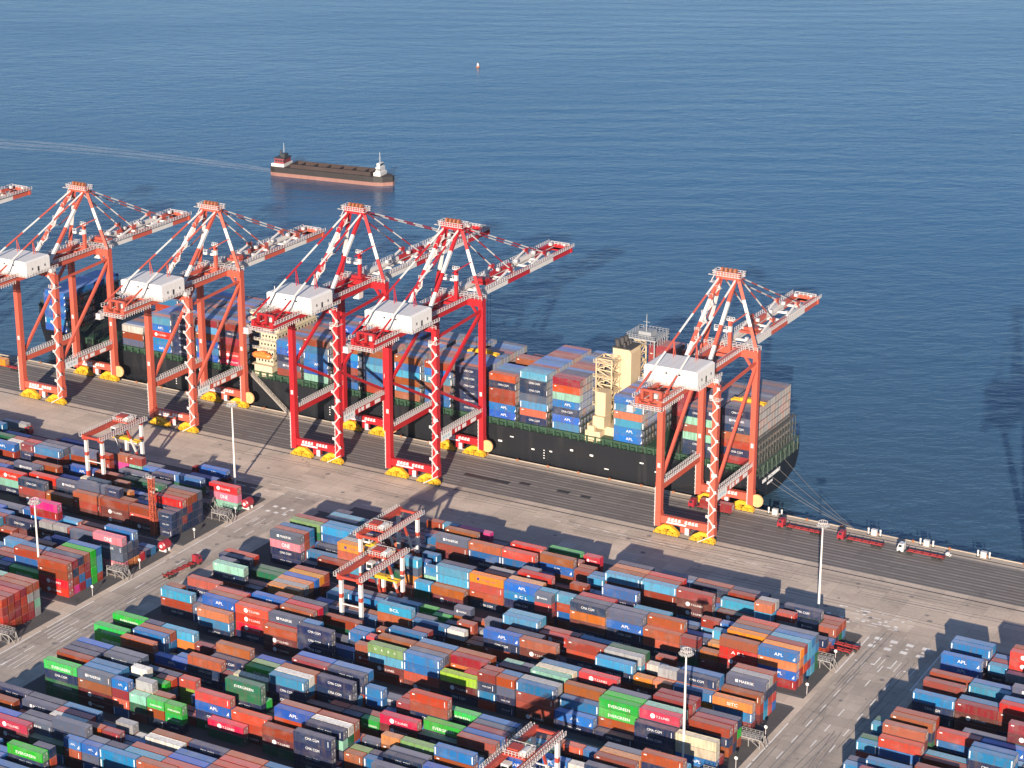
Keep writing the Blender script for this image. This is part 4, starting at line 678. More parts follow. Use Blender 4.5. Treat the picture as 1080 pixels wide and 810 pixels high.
SHIPIND = set([(0, 0, 5), (1, 0, 6), (2, 0, 6), (3, 0, 5), (3, 11, 9), (4, 0, 5), (5, 0, 6), (6, 0, 5), (7, 0, 5), (8, 0, 5), (19, 8, 5), (19, 11, 9)])
sr = random.Random(4); SY, SP, SZ = 648.2, 2.48, 13.5
BAYN = [b[0] for b in SHIPBAYS]
near_idx = {b[0]: i for i, b in enumerate(sorted(SHIPBAYS, key=lambda b: -b[1]))}
bay_top = {}
for nm, x, near in SHIPBAYS:
    for r in range(14):
        if r == 0: c = near
        else:
            nn = len(near) if nm != 'e' else (0 if r < 8 else 6)
            if nm in 'an' and r in (5, 6, 7): nn -= 1
            if nm == 'a' and r > 9: nn -= 1
            if nm == 's': nn = 3 if r < 9 else 5
            pool = 'BbLBTbNSbrbB' if nm in 'abcd' else 'NNDNNS' if nm == 'v' else ('NSrNDNNT' if nm in 'gh' else 'NBBbbSNTrC')
            if nm == 'e': pool = 'rrrD'
            if nm in 'de' and r >= 11: nn, pool = 10, 'rrr'
            if nm == 'v': nn = 6
            c = [sr.choice(pool) for _ in range(nn)]
            if nm == 'v': c[-1] = 'B' if r % 5 else 'b'
        bay_top[(nm, r)] = len(c)
        for t in range(len(c)):
            z = SZ + TH * t
            if (BAYN.index(nm), r, t) in SHIPIND and r == 0:
                lab = f"{CC[c[t]][0]} {'topmost' if t == len(c) - 1 else ordn(t) + '-tier'} ship container at the quayside rail, {ordn(near_idx[nm])} bay from the stern"
                put_container(c[t], 2, (x + 5.55, SY + SP * r, z), lab, 'containers on the ship', None, t % 6).scale.x = 11.1 / 11.9
            else: rest.add(c[t], 2, x, SY + SP * r, z, r == 0 or t >= bay_top[(nm, r - 1)], (t + r) % 6, L=11.1, rods=nm != 'v')
rest.build()

# ------------------------------------------------------------------ the big container ship: hull, deck, islands
def hull_paint():
    m, nt, b = nmat('black_hull_paint')
    a = noise(nt, pos_scaled(nt, .35, .35, .035), 1.0, 6, .65); c = noise(nt, pos_scaled(nt, .02, .02, .25), 1.0, 4)
    c1 = mixc(nt, ramp(nt, a, .52, .74, (0, 0, 0), (.5, .5, .5)), (.006, .007, .010), (.035, .033, .032))
    c2 = mixc(nt, ramp(nt, c, .55, .75, (0, 0, 0), (.35, .35, .35)), c1, (.024, .015, .011))
    nt.links.new(c2, b.inputs['Base Color']); b.inputs['Roughness'].default_value = .5; return m
hullm = hull_paint()
deckg = steel('green_deck_paint', (.022, .060, .032), .6, .35)
deckd = steel('dark_green_deck', (.014, .028, .02), .7, .4)
lashm = steel('lashing_bridge_paint', (.05, .055, .047), .7, .4)
orange = steel('orange_paint', (.75, .17, .03), .5, .2)
ship = empty('container_ship', (-440, 666.8, 0), 'huge black-hulled container ship with beige funnel tower loaded high, moored along the quay', 'ship')
def shp(mb, name, mats, parent=None):                           # ship parts are written in world coordinates
    o = mb.build(name, mats, parent or ship); o.location = (440, -666.8, 0) if parent is None else (0, 0, 0); return o
YC = 666.8
ST = [  # x, deck z, then (half breadth, z) pairs below the deck edge
    (-268.0, 10.8, 19.3, [(18.6, 6.5), (16.0, 2.6), (9.0, .4), (1.0, -.4)]),
    (-273.0, 10.8, 19.5, [(19.2, 6), (17.4, 1.5), (12, -2.2), (2, -4.4)]),
    (-282.0, 10.8, 19.5, [(19.5, 5.5), (18.8, .3), (16.5, -3.5), (7, -8)]),
    (-300.0, 10.8, 19.5, [(19.5, 5), (19.5, 0), (19.3, -4), (17, -10)]),
    (-525.0, 10.8, 19.5, [(19.5, 5), (19.5, 0), (19.3, -4), (17, -10)]),
    (-548.0, 11.2, 19.5, [(19.0, 5), (18, 0), (16.8, -4), (13, -10)]),
    (-568.0, 13.0, 18.6, [(16.5, 6), (13, 0), (10.4, -4), (7, -10)]),
    (-584.0, 14.6, 15.4, [(11.6, 7), (7, 1), (4.4, -4), (2.4, -10)]),
    (-596.0, 15.6, 9.8, [(6.2, 8), (2.6, 2), (.8, -4), (.4, -10)]),
    (-604.0, 16.4, 3.6, [(1.8, 9.5), (.5, 4), (.3, .5), (.2, -2)]),
    (-607.0, 16.8, .5, [(.3, 11), (.2, 9), (.15, 8), (.1, 7)])]
mb = MB(); rings = []
for x, dz, hb, lv in ST:
    pts = [(x, YC - hb, dz)] + [(x, YC - b, z) for b, z in lv] + [(x, YC + b, z) for b, z in reversed(lv)] + [(x, YC + hb, dz)]
    rings.append(len(mb.v)); mb.v += pts
k = 10
for a, b in zip(rings, rings[1:]):
    for i in range(k - 1): mb.f.append((a + i, b + i, b + i + 1, a + i + 1)); mb.m.append(0)
    mb.f.append((a + k - 1, b + k - 1, b, a)); mb.m.append(1)
mb.f.append(tuple(rings[0] + i for i in range(k))); mb.m.append(0)
mb.f.append(tuple(rings[-1] + i for i in range(k))[::-1]); mb.m.append(0)
hull = shp(mb, 'hull', [hullm, deckd])
mb = MB()                                                        # draught marks, plimsoll, white stencils, stern name strokes
for x in (-303, -352, -398, -446, -520):
    for z in (1.4, 2.4, 3.4, 4.4): mb.box(x, x + .5, YC - 19.54, YC - 19.5, z, z + .35)
for x, z in ((-371, 4.6), (-366, 7.2), (-357, 3.9), (-349.5, 4.4), (-341, 6.4), (-333, 5.9), (-327, 2.0), (-313, 6.9), (-307, 4.6), (-462, 6.0), (-432, 4.0)):
    mb.box(x, x + rng.uniform(.7, 1.8), YC - 19.54, YC - 19.5, z, z + rng.uniform(.3, .7))
for i in range(13): 
    if i != 3: mb.box(-267.99, -267.9, 652.6 + i * 1.22, 653.6 + i * 1.22, 6.2, 7.5)
for i in range(5): mb.box(-267.99, -267.9, 657.0 + i * 1.0, 657.8 + i * 1.0, 4.3, 5.1)
shp(mb, 'hull_markings', letter)
# coaming and stanchions
mb = MB(); mb.box(-566, -269.2, YC - 17.6, YC + 17.6, 10.9, 13.2); shp(mb, 'hatch_coaming', deckg)
mb = MB(); x = -566
while x < -268.5:
    for y in (YC - 18.9, YC + 18.9): mb.box(x, x + .55, y - .3, y + .3, 10.9, 13.42)
    if rng.random() < .45: mb.box(x + .9, x + 2.2, YC - 18.6, YC - 17.8, 10.9, 11.9)
    x += 3.35
for y in (YC - 19.1, YC + 19.1): mb.box(-567, -268.4, y - .15, y + .15, 13.1, 13.4); mb.rail((-567, y, 10.8), (-268.4, y, 10.8), 1.2, 3, 0, .12)
shp(mb, 'deck_stanchions', deckg)
xs = sorted(b[1] for b in SHIPBAYS)
def lash(x, hi, w=.8, mat=lashm):
    mb = MB()
    for r in range(15):
        y = SY - .05 + SP * r
        for xx in (x, x + w): mb.box(xx - .07, xx + .07, y - .08, y + .08, 11, hi)
    for z in [13.4 + 2.85 * i for i in range(int((hi - 13.3) / 2.85) + 1)]:
        mb.box(x - .1, x + w + .1, SY - .6, SY + SP * 14 + .5, z - .1, z + .04); mb.rail((x - .1, SY - .6, z), (x - .1, SY + SP * 14 + .5, z), 1.1, 2.5, 0, .08)
    for r in range(0, 14, 2): mb.beam((x, SY + SP * r, 13.4), (x, SY + SP * (r + 1), 16.2), .1)
    shp(mb, 'lashing_bridge', mat)
for b in SHIPBAYS:
    nm, x = b[0], b[1]
    if nm in 'hv': continue
    lash(x + 11.45, 13.4 + 2.85 * (2 if nm != 'q' else 4))
lash(-575.6, 13.4 + 2.85 * 5, .9, hullm); lash(-561.5, 13.4 + 2.85 * 2, .8, hullm); lash(-548.6, 13.4 + 2.85 * 3, .8, hullm); lash(-589, 13.4 + 2.85 * 3, .8, hullm)
lash(-269.9, 13.4 + 2.85 * 3, 1.2, steel('stern_frame_paint', (.075, .075, .068), .7, .4))
mb = MB()                                                        # open mooring deck ports at the stern
for i in range(9): mb.box(-268.06, -267.9, 649.6 + i * 3.9, 651.8 + i * 3.9, 8.9, 10.3)
for i in range(9): mb.box(-268.1, -267.7, 652.5 + i * 3.9, 652.8 + i * 3.9, 8.8, 13.2)
mb.box(-268.7, -267.95, 647.6, 686, 10.6, 11.0); mb.box(-269.5, -268, 647.6, 686, 13.0, 13.4)
shp(mb, 'stern_frame', steel('pale_green_frame', (.05, .075, .055), .6, .3))
# engine island
mb = MB()
mb.prism([(-332.6, 13), (-325.2, 13), (-325.2, 41.2), (-326.2, 42.6), (-332.6, 42.6)], 663.6, 671.5)
mb.box(-336.6, -325.4, 652, 684, 11, 16.4); mb.box(-333.2, -328.6, 649.6, 655, 16.4, 20.6); mb.box(-332.6, -328.9, 651, 656.0, 20.6, 29.5)
mb.box(-335.6, -329.5, 648.4, 652, 11, 15.2); mb.box(-334.8, -332, 648.6, 650.2, 15.2, 17.0)
shp(mb, 'funnel_casing', cream)
mb = MB()
for y in (665.2, 668, 670.2):
    mb.tube((-331.3 + (y - 665) * .2, y, 42.4), (-331.6 + (y - 665) * .2, y - .5, 45.6), .95, .8, 10); mb.tube((-328.6, y, 42.4), (-328.7, y - .3, 44.6), .55, .5, 8)
mb.box(-332.8, -325.4, 663.4, 671.7, 42.5, 42.9)
shp(mb, 'exhaust_pipes', steel('sooty_pipe', (.05, .045, .045), .7, .3))
def lattice(mb, x0, x1, y0, y1, z0, z1, st, w=.28):
    for x in (x0, x1):
        for y in (y0, y1): mb.box(x - w / 2, x + w / 2, y - w / 2, y + w / 2, z0, z1)
    z = z0; fl = 0
    while z < z1 - .1:
        z2 = min(z + st, z1)
        for y in (y0, y1): mb.beam((x0, y, z2), (x1, y, z2), w * .8); mb.beam((x0 if fl else x1, y, z), (x1 if fl else x0, y, z2), w * .8)
        for x in (x0, x1): mb.beam((x, y0, z2), (x, y1, z2), w * .8); mb.beam((x, y0 if fl else y1, z), (x, y1 if fl else y0, z2), w * .8)
        z = z2; fl ^= 1
mb = MB(); lattice(mb, -335.6, -329.4, 656.6, 662.6, 17, 40, 2.7, .42); lattice(mb, -332.2, -326, 672.3, 677.5, 17, 42, 3, .42)
for z in (22.4, 27.8, 33.2, 38.6): mb.box(-336.4, -328.6, 655.8, 663.2, z - .1, z + .1); mb.rail((-336.4, 655.8, z), (-328.6, 655.8, z), 1.2, 1.6, 0, .14)
shp(mb, 'stair_tower', cream)
mb = MB(); mb.box(-331.5, -319.6, 671.8, 683.5, 44.2, 44.6)
for p, q in (((-331.5, 671.8), (-319.6, 671.8)), ((-319.6, 671.8), (-319.6, 683.5)), ((-319.6, 683.5), (-331.5, 683.5)), ((-331.5, 683.5), (-331.5, 671.8))):
    mb.rail((*p, 44.6), (*q, 44.6), 1.4, 1.2, 0, .15); mb.rail((*p, 42), (*q, 42), 2.2, 1.8, 0, .15)
for x in (-331, -320.2):
    for y in (672.3, 683): mb.box(x - .2, x + .2, y - .2, y + .2, 13, 44.2)
mb.box(-328, -323, 675, 680, 44.6, 46.4); mb.tube((-325.3, 676, 46), (-325.3, 676, 53), .22, .1, 6); mb.beam((-326.6, 676, 50), (-324, 676, 50), .16)
shp(mb, 'mast_platform', steel('grey_paint', (.26, .27, .28), .6, .3))
# navigation bridge island
mb = MB()
for i, (ya, z0, z1) in enumerate(((649, 11, 16), (650, 16, 19), (650.6, 19, 22), (652, 22, 25), (653, 25, 28), (654, 28, 31), (654, 31, 34))):
    mb.box(-482 + .2 * i, -473.6, ya, 684.5 - (ya - 649), z0, z1 - .1); mb.box(-483, -473.0, ya - 1.0, 685 - (ya - 649), z1 - .14, z1 + .06)
mb.box(-482.6, -475.5, 647.4, 686.2, 34, 34.5); mb.box(-482.2, -476.2, 648, 685.6, 34.5, 37.1); mb.box(-482.8, -475.8, 647.4, 686.2, 37.1, 37.5)
shp(mb, 'bridge_tower', steel('cream_white_paint', (.50, .42, .29), .55, .25))
mb = MB()
for i, (ya, z0) in enumerate(((650, 16), (650.6, 19), (652, 22), (653, 25), (654, 28), (654, 31))):
    for j in range(5): mb.box(-480.6 + j * 1.5, -479.9 + j * 1.5, ya - .03, ya + .1, z0 + 1, z0 + 1.9)
    for j in range(14): mb.box(-473.65, -473.57, ya + 1.4 + j * 2.2, ya + 2.3 + j * 2.2, z0 + 1, z0 + 1.9)
mb.box(-482.25, -476.15, 647.97, 685.65, 35.5, 36.5); shp(mb, 'bridge_window', glass)
mb = MB()
for i, (ya, z0) in enumerate(((648.8, 19), (649.4, 22), (650.8, 25), (651.8, 28), (652.8, 31))): mb.rail((-483, ya, z0), (-473, ya, z0), 1.1, 1.5, 0, .12)
mb.rail((-482.8, 647.5, 37.5), (-475.8, 647.5, 37.5), 1.1, 1.5, 0, .12); mb.rail((-475.8, 647.5, 37.5), (-475.8, 686, 37.5), 1.1, 2, 0, .12)
mb.tube((-479, 660, 37), (-479, 660, 45), .3, .15, 6); mb.beam((-479, 657, 42.5), (-479, 663, 42.5), .2); mb.tube((-478, 670, 37.5), (-478, 670, 39.2), .9, .9, 10)
shp(mb, 'bridge_railing', white)
mb = MB(); mb.tube((-481, 648.4, 20), (-474.6, 648.4, 20), 1.25, 1.25, 10); mb.tube((-481, 648.4, 20), (-482, 648.4, 20.2), 1.25, .5, 10); mb.tube((-474.6, 648.4, 20), (-473.6, 648.4, 20.2), 1.25, .5, 10); mb.box(-478.4, -476, 647.7, 649.1, 20.9, 21.7)
lb = shp(mb, 'lifeboat', orange)
# forecastle
mb = MB()
for (x, dz, hb, _), (x2, dz2, hb2, _) in zip(ST[6:], ST[7:]):
    for s in (-1, 1): mb.quad([(x, YC + s * hb, dz), (x2, YC + s * hb2, dz2), (x2, YC + s * (hb2 + .3), dz2 + 1.6), (x, YC + s * (hb + .3), dz + 1.6)])
mb.box(-590, -586, 661, 665, 14.5, 16.4); mb.box(-590, -586, 669, 673, 14.5, 16.4); mb.tube((-597, YC, 15), (-597, YC, 27), .5, .3, 8)
for i in range(16): xx = -571 - i * 1.7; mb.box(xx, xx + .3, YC - 17.4 + i * .72, YC - 17 + i * .72, 13, 17.4 + (i % 3) * .6)
shp(mb, 'forecastle_fittings', deckd)
# gangway and mooring ropes
mb = MB(); a, b = Vector((-483.1, 646.6, 13)), Vector((-462.2, 642.8, .4)); mb.beam(a, b, 1.3, .3)
for s in (-.6, .6): mb.rail(a + Vector((.1 * s, s, .1)), b + Vector((.1 * s, s, .1)), 1.0, 2, 0, .1)
tag(mb.build('gangway', steel('aluminium_gangway', (.36, .32, .28), .5, .3)), 'long sloping gangway down from the ship bridge to the quay', 'gangway')
for i, (y, z) in enumerate(((652, 9.6), (656, 9.4), (664, 9.2), (672, 9.2))):
    mb = MB(); p = Vector((-268.2, y, z)); q = Vector((-231.4 + i * .35, 643.2, .7)); pv = p
    for t in range(1, 11):
        f = t / 10; c = p.lerp(q, f); c.z -= 2.2 * f * (1 - f) * 2; mb.tube(pv, c, .07, .07, 5, caps=False); pv = c
    tag(mb.build('mooring_rope', steel('pale_rope', (.16, .145, .135), .9, .2)), ['mooring rope from the ship stern to quay bollard, lowest of the fan', 'mooring rope from the ship stern, second from the quay', 'mooring rope from the ship stern, third from the quay', 'mooring rope from the ship stern, farthest from the quay'][i], 'rope', 'stern mooring ropes')

# ------------------------------------------------------------------ quay cranes
def sts_crane(Xc, paint, kind, zs, tip, label, trolley=46.0, spread=None, deep=.55):
    G = 32.2                                                     # rail gauge
    red = steel(paint[0], paint[1], .45, .2); red_d = steel(paint[0] + '_weathered', tuple(c * .8 for c in paint[1]), .5, .3)
    root = empty('quay_crane', (Xc, RAIL_L, 0), label, 'crane', 'quay cranes over the ship')
    Z = lambda z: z * zs
    zt = Z(56)
    for lx in (-9.8, 9.8):                                       # legs
        for ly in (0, G):
            mb = MB(); mb.beam((lx, ly, 3.2), (lx, ly, zt), 1.9, 2.2); mb.box(lx - 1.1, lx + 1.1, ly - 1.25, ly + 1.25, 3.2, 8)
            mb.box(lx - 1.0, lx + 1.0, ly - 1.2, ly + 1.2, Z(15), Z(18.6))
            L = mb.build('leg', red, root)
            mb = MB(); mb.box(lx - .5, lx + .5, ly - 1.14, ly - 1.105, 24, 25.6)
            mb.box(lx - 1.15, lx - .9, ly - 1.3, ly - 1.1, 3, 17); 
            for i in range(9): mb.box(lx - 1.25, lx - .85, ly - 1.5, ly - 1.1, 4 + i * 1.5, 4.2 + i * 1.5)
            mb.build('leg_ladder', railw, L)
    for ly in (0, G):                                            # sill beams with lettering blocks
        mb = MB(); mb.box(-8.8, 8.8, ly - .8, ly + .8, 4.4, 7.0); mb.box(-1.5, 1.5, ly - .7, ly + .7, 2.2, 4.4); sb = mb.build('sill_beam', red, root)
        mb = MB()
        for i in range(9):
            if i == 4: continue
            x = -6.2 + i * 1.25
            mb.box(x, x + 1.0, ly - .84, ly - .8, 5.6, 5.95); mb.box(x + .1, x + .38, ly - .84, ly - .8, 5.95, 6.6); mb.box(x + .55, x + .95, ly - .84, ly - .8, 6.1, 6.75)
        mb.box(-6.6, .6, ly - .84, ly - .8, 4.75, 5.3); mb.box(.4, 1.7, ly - 1.2, ly - .78, 2.0, 4.3); mb.build('sill_lettering', letter, sb)
        for bx in (-6.6, 6.6):                                   # bogies
            mb = MB()
            mb.prism([(bx - 3.2, 2.5), (bx + 3.2, 2.5), (bx + 1.2, 3.9), (bx - 1.2, 3.9)], ly - .7, ly + .7)
            for k in (-2.3, 2.3): mb.prism([(bx + k - 2.1, 1.5), (bx + k + 2.1, 1.5), (bx + k + .8, 2.7), (bx + k - .8, 2.7)], ly - .6, ly + .6)
            mb.rail((bx - 4.4, ly - 1.5, .5), (bx + 4.4, ly - 1.5, .5), 1.0, 1.5, 0, .12)
            for k in (-3.4, -1.15, 1.15, 3.4):
                mb.prism([(bx + k - 1.0, .5), (bx + k + 1.0, .5), (bx + k + .7, 1.7), (bx + k - .7, 1.7)], ly - .95, ly + .95)
                mb.box(bx + k - .3, bx + k + .3, ly - 1.35, ly - .9, .9, 1.9); mb.tube((bx + k + .75, ly - 1.3, 1.1), (bx + k + .75, ly - .9, 1.1), .38, .38, 8)
            bo = mb.build('bogie', yellow, root); mb = MB()
            for k in (-3.9, -2.9, -1.65, -.65, .65, 1.65, 2.9, 3.9): mb.tube((bx + k, ly - .35, .45), (bx + k, ly + .35, .45), .45, .45, 10)
            mb.build('wheel_set', dark, bo)
    for lx in (-9.8, 9.8):                                       # portal beams with walkways
        mb = MB(); mb.beam((lx, 1, Z(16.6)), (lx, G - 1, Z(16.6)), 1.1, 2.2); pb = mb.build('portal_beam', red, root)
        mb = MB(); sx = 1 if lx > 0 else -1
        for o in (-.75, .75): mb.rail((lx + o, 1, Z(16.6) + 1.15), (lx + o, G - 1, Z(16.6) + 1.15), 1.3, 1.35, 0, .16)
        mb.box(lx - .8, lx + .8, 1, G - 1, Z(16.6) + 1.1, Z(16.6) + 1.2); mb.build('handrail', railw, pb)
        if lx > 0:
            mb = MB(); mb.box(lx + .56, lx + .66, 2.2, 9.5, Z(16.6) - 1.5, Z(16.6) + 1.0, 0)
            sbd = mb; mb = MB()
            for y, w in ((12, 1.2), (14, 1.6), (17, 2.6), (23, 3.6)): mb.box(lx + .56, lx + .62, y, y + w, Z(16.6) - .8, Z(16.6) + .6, 0)
            mb.build('beam_lettering', letter, pb); mb = sbd
            for i in range(3): mb.box(lx + .665, lx + .68, 3.4 + i * 1.7, 4.4 + i * 1.7, Z(16.6) - .6, Z(16.6) + .3, 1)
            mb.build('sign_board', [letter, steel('pale_blue_lettering', (.30, .42, .45), .6, .1)], pb)
        mb = MB()
        if kind == 'A':
            mb.beam((lx, 1, Z(19)), (lx, G - 1, Z(53)), .95, .95)
        else:
            mb.beam((lx, 1, Z(34)), (lx, G - 1, Z(54)), .95, .95); mb.beam((lx, 1, Z(34)), (lx, G - 1, Z(18.5)), .95, .95)
        mb.build('diagonal_brace', red, root)
        mb = MB(); mb.beam((lx, 1, Z(53)), (lx, G - 1, Z(54.5)), .8, .8); mb.build('upper_tie', red, root)
    mb = MB(); mb.box(-10, 10, -.9, .9, zt - .8, zt + 1.2); mb.build('landside_beam', red, root); mb = MB(); mb.box(-10.6, 10.6, G - 1.3, G + 1.3, zt, zt + 2.6)
    mb.beam((-9.8, G, zt - 6), (-5.5, G, zt), .8); mb.beam((9.8, G, zt - 6), (5.5, G, zt), .8)
    cb = mb.build('cross_beam', red, root)
    mb = MB()
    for yy in (G - 1.4, G + 1.4): mb.rail((-10.6, yy, zt + 2.6), (10.6, yy, zt + 2.6), 1.3, 1.5, 0, .15)
    mb.rail((-11, -1.4, zt + .6), (11, -1.4, zt + .6), 1.3, 1.5, 0, .15)
    for lx in (-9.8, 9.8): mb.box(lx - 1.6, lx + 1.6, -1.8, 1.8, zt - 5, zt - 4.8); mb.rail((lx - 1.6, -1.8, zt - 4.8), (lx + 1.6, -1.8, zt - 4.8), 1.1, 1, 0, .15)
    mb.build('handrail', railw, cb)
    # stairs up the landward right leg, zig-zag
    mb = MB(); z = 4.0; s = 1; lx = 9.8; st = 3.0
    while z < zt - 3:
        mb.beam((lx - 1.2 * s, -1.5, z), (lx + 1.2 * s, -1.5, z + st), .5, .34)
        mb.box(lx + 1.25 * s - .55, lx + 1.25 * s + .55, -1.9, -1.0, z + st - .08, z + st + .08); mb.box(lx + 1.25 * s - .5, lx + 1.25 * s + .5, -1.95, -1.88, z + st, z + st + 1.0)
        z += st; s = -s
    mb.beam((lx - 4.5, -1.6, .6), (lx + 1.4, -1.6, 4.2), .6, .3)
    mb.build('staircase', railw, root)
    # girder and boom, twin boxes, striped on the outer sides
    y0, y1 = -31.0, tip - RAIL_L; zb = zt + .4; zh = 2.8; bx = 4.0
    mb = MB()
    for x in (-bx, bx): mb.box(x - .6, x + .6, y0, G + 1.6, zb, zb + zh)
    for k in range(8): y = y0 + 4 + k * 7.6; mb.box(-bx + .6, bx - .6, y - .3, y + .3, zb + .3, zb + 1.3)
    gd = mb.build('girder', red, root)
    L = y1 - G - 2; segs = ((0, .34, 1), (.34, .56, 0), (.56, .80, 1), (.80, 1.0, 0))
    mb = MB()
    for x in (-bx, bx):
        for a, b, mi in segs: mb.box(x - .6, x + .6, G + 2 + a * L, G + 2 + b * L, zb, zb + zh, mi)
    n = int(L / 9)
    for k in range(n + 1):
        y = G + 3 + k * (L - 2) / n; mi = 1
        mb.box(-bx + .6, bx - .6, y - .2, y + .2, zb + .5, zb + 1.3, mi)
    mb.box(-bx - .9, bx + .9, y1 - 1.2, y1, zb, zb + 2.6, 0)
    boom = mb.build('boom', [red, white], root)
    mb = MB()
    for x in (-bx - 1.0, bx + 1.0):
        for a, b, _ in ((y0, G, 0), (G + 2, y1, 0)):
            mb.box(x - .5, x + .5, a, b, zb + zh - .5, zb + zh - .4); mb.rail((x + (.5 if x > 0 else -.5), a, zb + zh - .4), (x + (.5 if x > 0 else -.5), b, zb + zh - .4), 1.25, 1.7, 0, .15)
    for k in range(6):                                           # lamps, boxes and rope guides along the boom
        y = G + 5 + k * (L - 8) / 5; mb.box(-bx + 1, -bx + 2.2, y, y + 1.1, zb + zh, zb + zh + 1.1); mb.box(bx - 1.8, bx - .9, y + 2, y + 3.2, zb + zh, zb + zh + .9)
    for x in (-2.2, 2.2): mb.beam((x, y0 + 2, zb + 1.9), (x, y1 - 2, zb + 1.9), .22)
    for k in range(7): mb.rail((-bx, y1 - 1 - k * .1, zb + 2.3 + .01 * k), (bx, y1 - 1 - k * .1, zb + 2.3 + .01 * k), 1.3, 1.6, 0, .14) if k in (0, 6) else None
    mb.build('boom_walkway', railw, boom)
    # apex frame
    za = Z(84); ya = G - 3.4; B3 = ((0, .30, 0), (.30, .66, 1), (.66, 1, 0)); B4 = ((0, .27, 0), (.27, .52, 1), (.52, .74, 0), (.74, 1, 1))
    for s in (-1, 1):
        mb = MB(); mb.banded((s * 3.0, ya + .6, za), (s * 9.6, G, zt + 2.4), 1.1, 1.1, B3); mb.build('apex_leg', [red, white], root)
        mb = MB(); mb.banded((s * 2.9, ya - .6, za), (s * 4.4, 3.5, zb + zh), 1.1, 1.1, B4); mb.build('apex_back_leg', [red, white], root)
        mb = MB()
        cuts = [(i / 6, (i + 1) / 6, (i + 1) % 2) for i in range(6)]
        mb.banded((s * 3.0, ya - 1, za - .4), (s * 4.8, y0 + 1.5, zb + zh + 1.2), .36, .36, cuts, 'tube')
        f = .56; P0 = Vector((s * 3.0, ya - 1, za - .4)); P1 = Vector((s * 4.8, y0 + 1.5, zb + zh + 1.2)); c = P0.lerp(P1, f)
        mb.beam(c, (c.x - .5, c.y + .6, zb + zh), .22, .22, 0); mb.beam(c, (c.x - .5, c.y + 3.5, zb + zh), .22, .22, 0)
        mb.build('backstay', [red, white], root)
        for ys, zz, nn in ((G + .40 * L, zb + 5.2, 6), (G + .74 * L, zb + 5.2, 10)):
            mb = MB(); cuts = [(i / nn, (i + 1) / nn, i % 2) for i in range(nn)]
            mb.banded((s * 3.0, ya + 1.2, za), (s * 3.9, ys, zz), .26, .26, cuts, 'tube'); mb.build('forestay', [red_d, white], root)
            mb = MB(); mb.beam((s * 3.9, ys - 9, zb + zh), (s * 3.9, ys, zz), .55, .55, 1); mb.beam((s * 3.9, ys + 2.2, zb + zh), (s * 3.9, ys, zz), .4, .4, 0)
            mb.box(s * 3.9 - .6, s * 3.9 + .6, ys - 1.2, ys + 1.2, zz - .7, zz + .5, 0); mb.build('stay_anchor', [red_d, white], root)
    mb = MB(); mb.box(-4.2, 4.2, ya - 1.2, ya + 1.2, za - .8, za + 1.4)
    for s in (-1, 1): mb.beam((s * 4.4, ya - 8, Z(70)), (s * 6.6, ya + 2, Z(72)), .3)
    ap = mb.build('apex_beam', red, root)
    mb = MB()
    for p, q in (((-5.2, ya - 2.2), (5.2, ya - 2.2)), ((-5.2, ya + 2.2), (5.2, ya + 2.2)), ((-5.2, ya - 2.2), (-5.2, ya + 2.2)), ((5.2, ya - 2.2), (5.2, ya + 2.2))):
        mb.rail((*p, za + .5), (*q, za + .5), 1.4, 1.0, 0, .16)
    mb.box(-6.6, 5.2, ya - 2.2, ya - 1.25, za + .35, za + .5); mb.box(-5.2, 5.2, ya + 1.25, ya + 2.2, za + .35, za + .5)
    mb.box(-6.6, -5.2, ya - 1, ya + 1.4, za - 2.6, za - 2.4); mb.beam((-6.4, ya, za - 2.5), (-4.6, ya, za + 1.2), .25)
    for i in range(8):                                           # stair flights on the left back leg
        f0, f1 = .06 + i * .10, .06 + (i + 1) * .10; A = Vector((-2.6, ya + .6, za)); B_ = Vector((-3.4, 5.5, zb + zh + 2))
        a = A.lerp(B_, f0); b = A.lerp(B_, f1); sg = .7 if i % 2 else -.7
        mb.beam(a + Vector((sg, 0, 0)), b + Vector((-sg, 0, 0)), .55, .3); mb.box(b.x - sg - .8, b.x - sg + .8, b.y - .9, b.y + .9, b.z - .1, b.z + .06); mb.rail((b.x - sg - .8, b.y - .9, b.z), (b.x - sg + .8, b.y - .9, b.z), 1.1, .8, 0, .14)
    mb.build('apex_platform', railw, ap)
    mb = MB()
    for x in (-2.4, -.8, .8, 2.4): mb.tube((x - .35, ya, za + 2.0), (x + .35, ya, za + 2.0), .95, .95, 12)
    mb.build('sheave', steel('sheave_paint', (.30, .10, .045), .5, .3), ap)
    # service jib on the seaward cross beam
    mb = MB(); mb.banded((1.2, G - 3.5, zt + 2.3), (1.2, G - 3.5, Z(69)), 1.1, 1.1, ((0, .62, 0), (.62, .8, 1), (.8, 1, 0))); mb.box(.3, 3.2, G - 4.6, G - 2.4, Z(69), Z(69) + .25, 1); mb.rail((.3, G - 4.6, Z(69) + .2), (3.2, G - 4.6, Z(69) + .2), 1.2, .8, 1, .15)
    mb.beam((-4.6, G - 3.5, Z(65)), (1.2, G - 3.5, Z(65)), .5, .9, 1); mb.rail((-4.6, G - 3.5, Z(65.5)), (1.2, G - 3.5, Z(65.5)), 1.1, 1.2, 1, .14); mb.build('service_jib', [red, white], root)
    # machinery house
    mb = MB(); hx0, hx1, hy0, hy1, hz0, hz1 = -9.6, 9.3, -14.6, -1.4, zb + zh + .1, zb + zh + 5.3
    c = 1.3
    mb.prism([(hx0, hz0), (hx1, hz0), (hx1, hz1 - .5), (hx1 - .9, hz1), (hx0 + .9, hz1), (hx0, hz1 - .5)], hy0, hy1)
    mb.box(hx0 - .12, hx1 + .12, hy0 - .12, hy1 + .12, hz0 - .35, hz0 + .05)
    hs = mb.build('machinery_house', steel('house_white_paint', (.64, .61, .58), .5, .1), root)
    mb = MB()
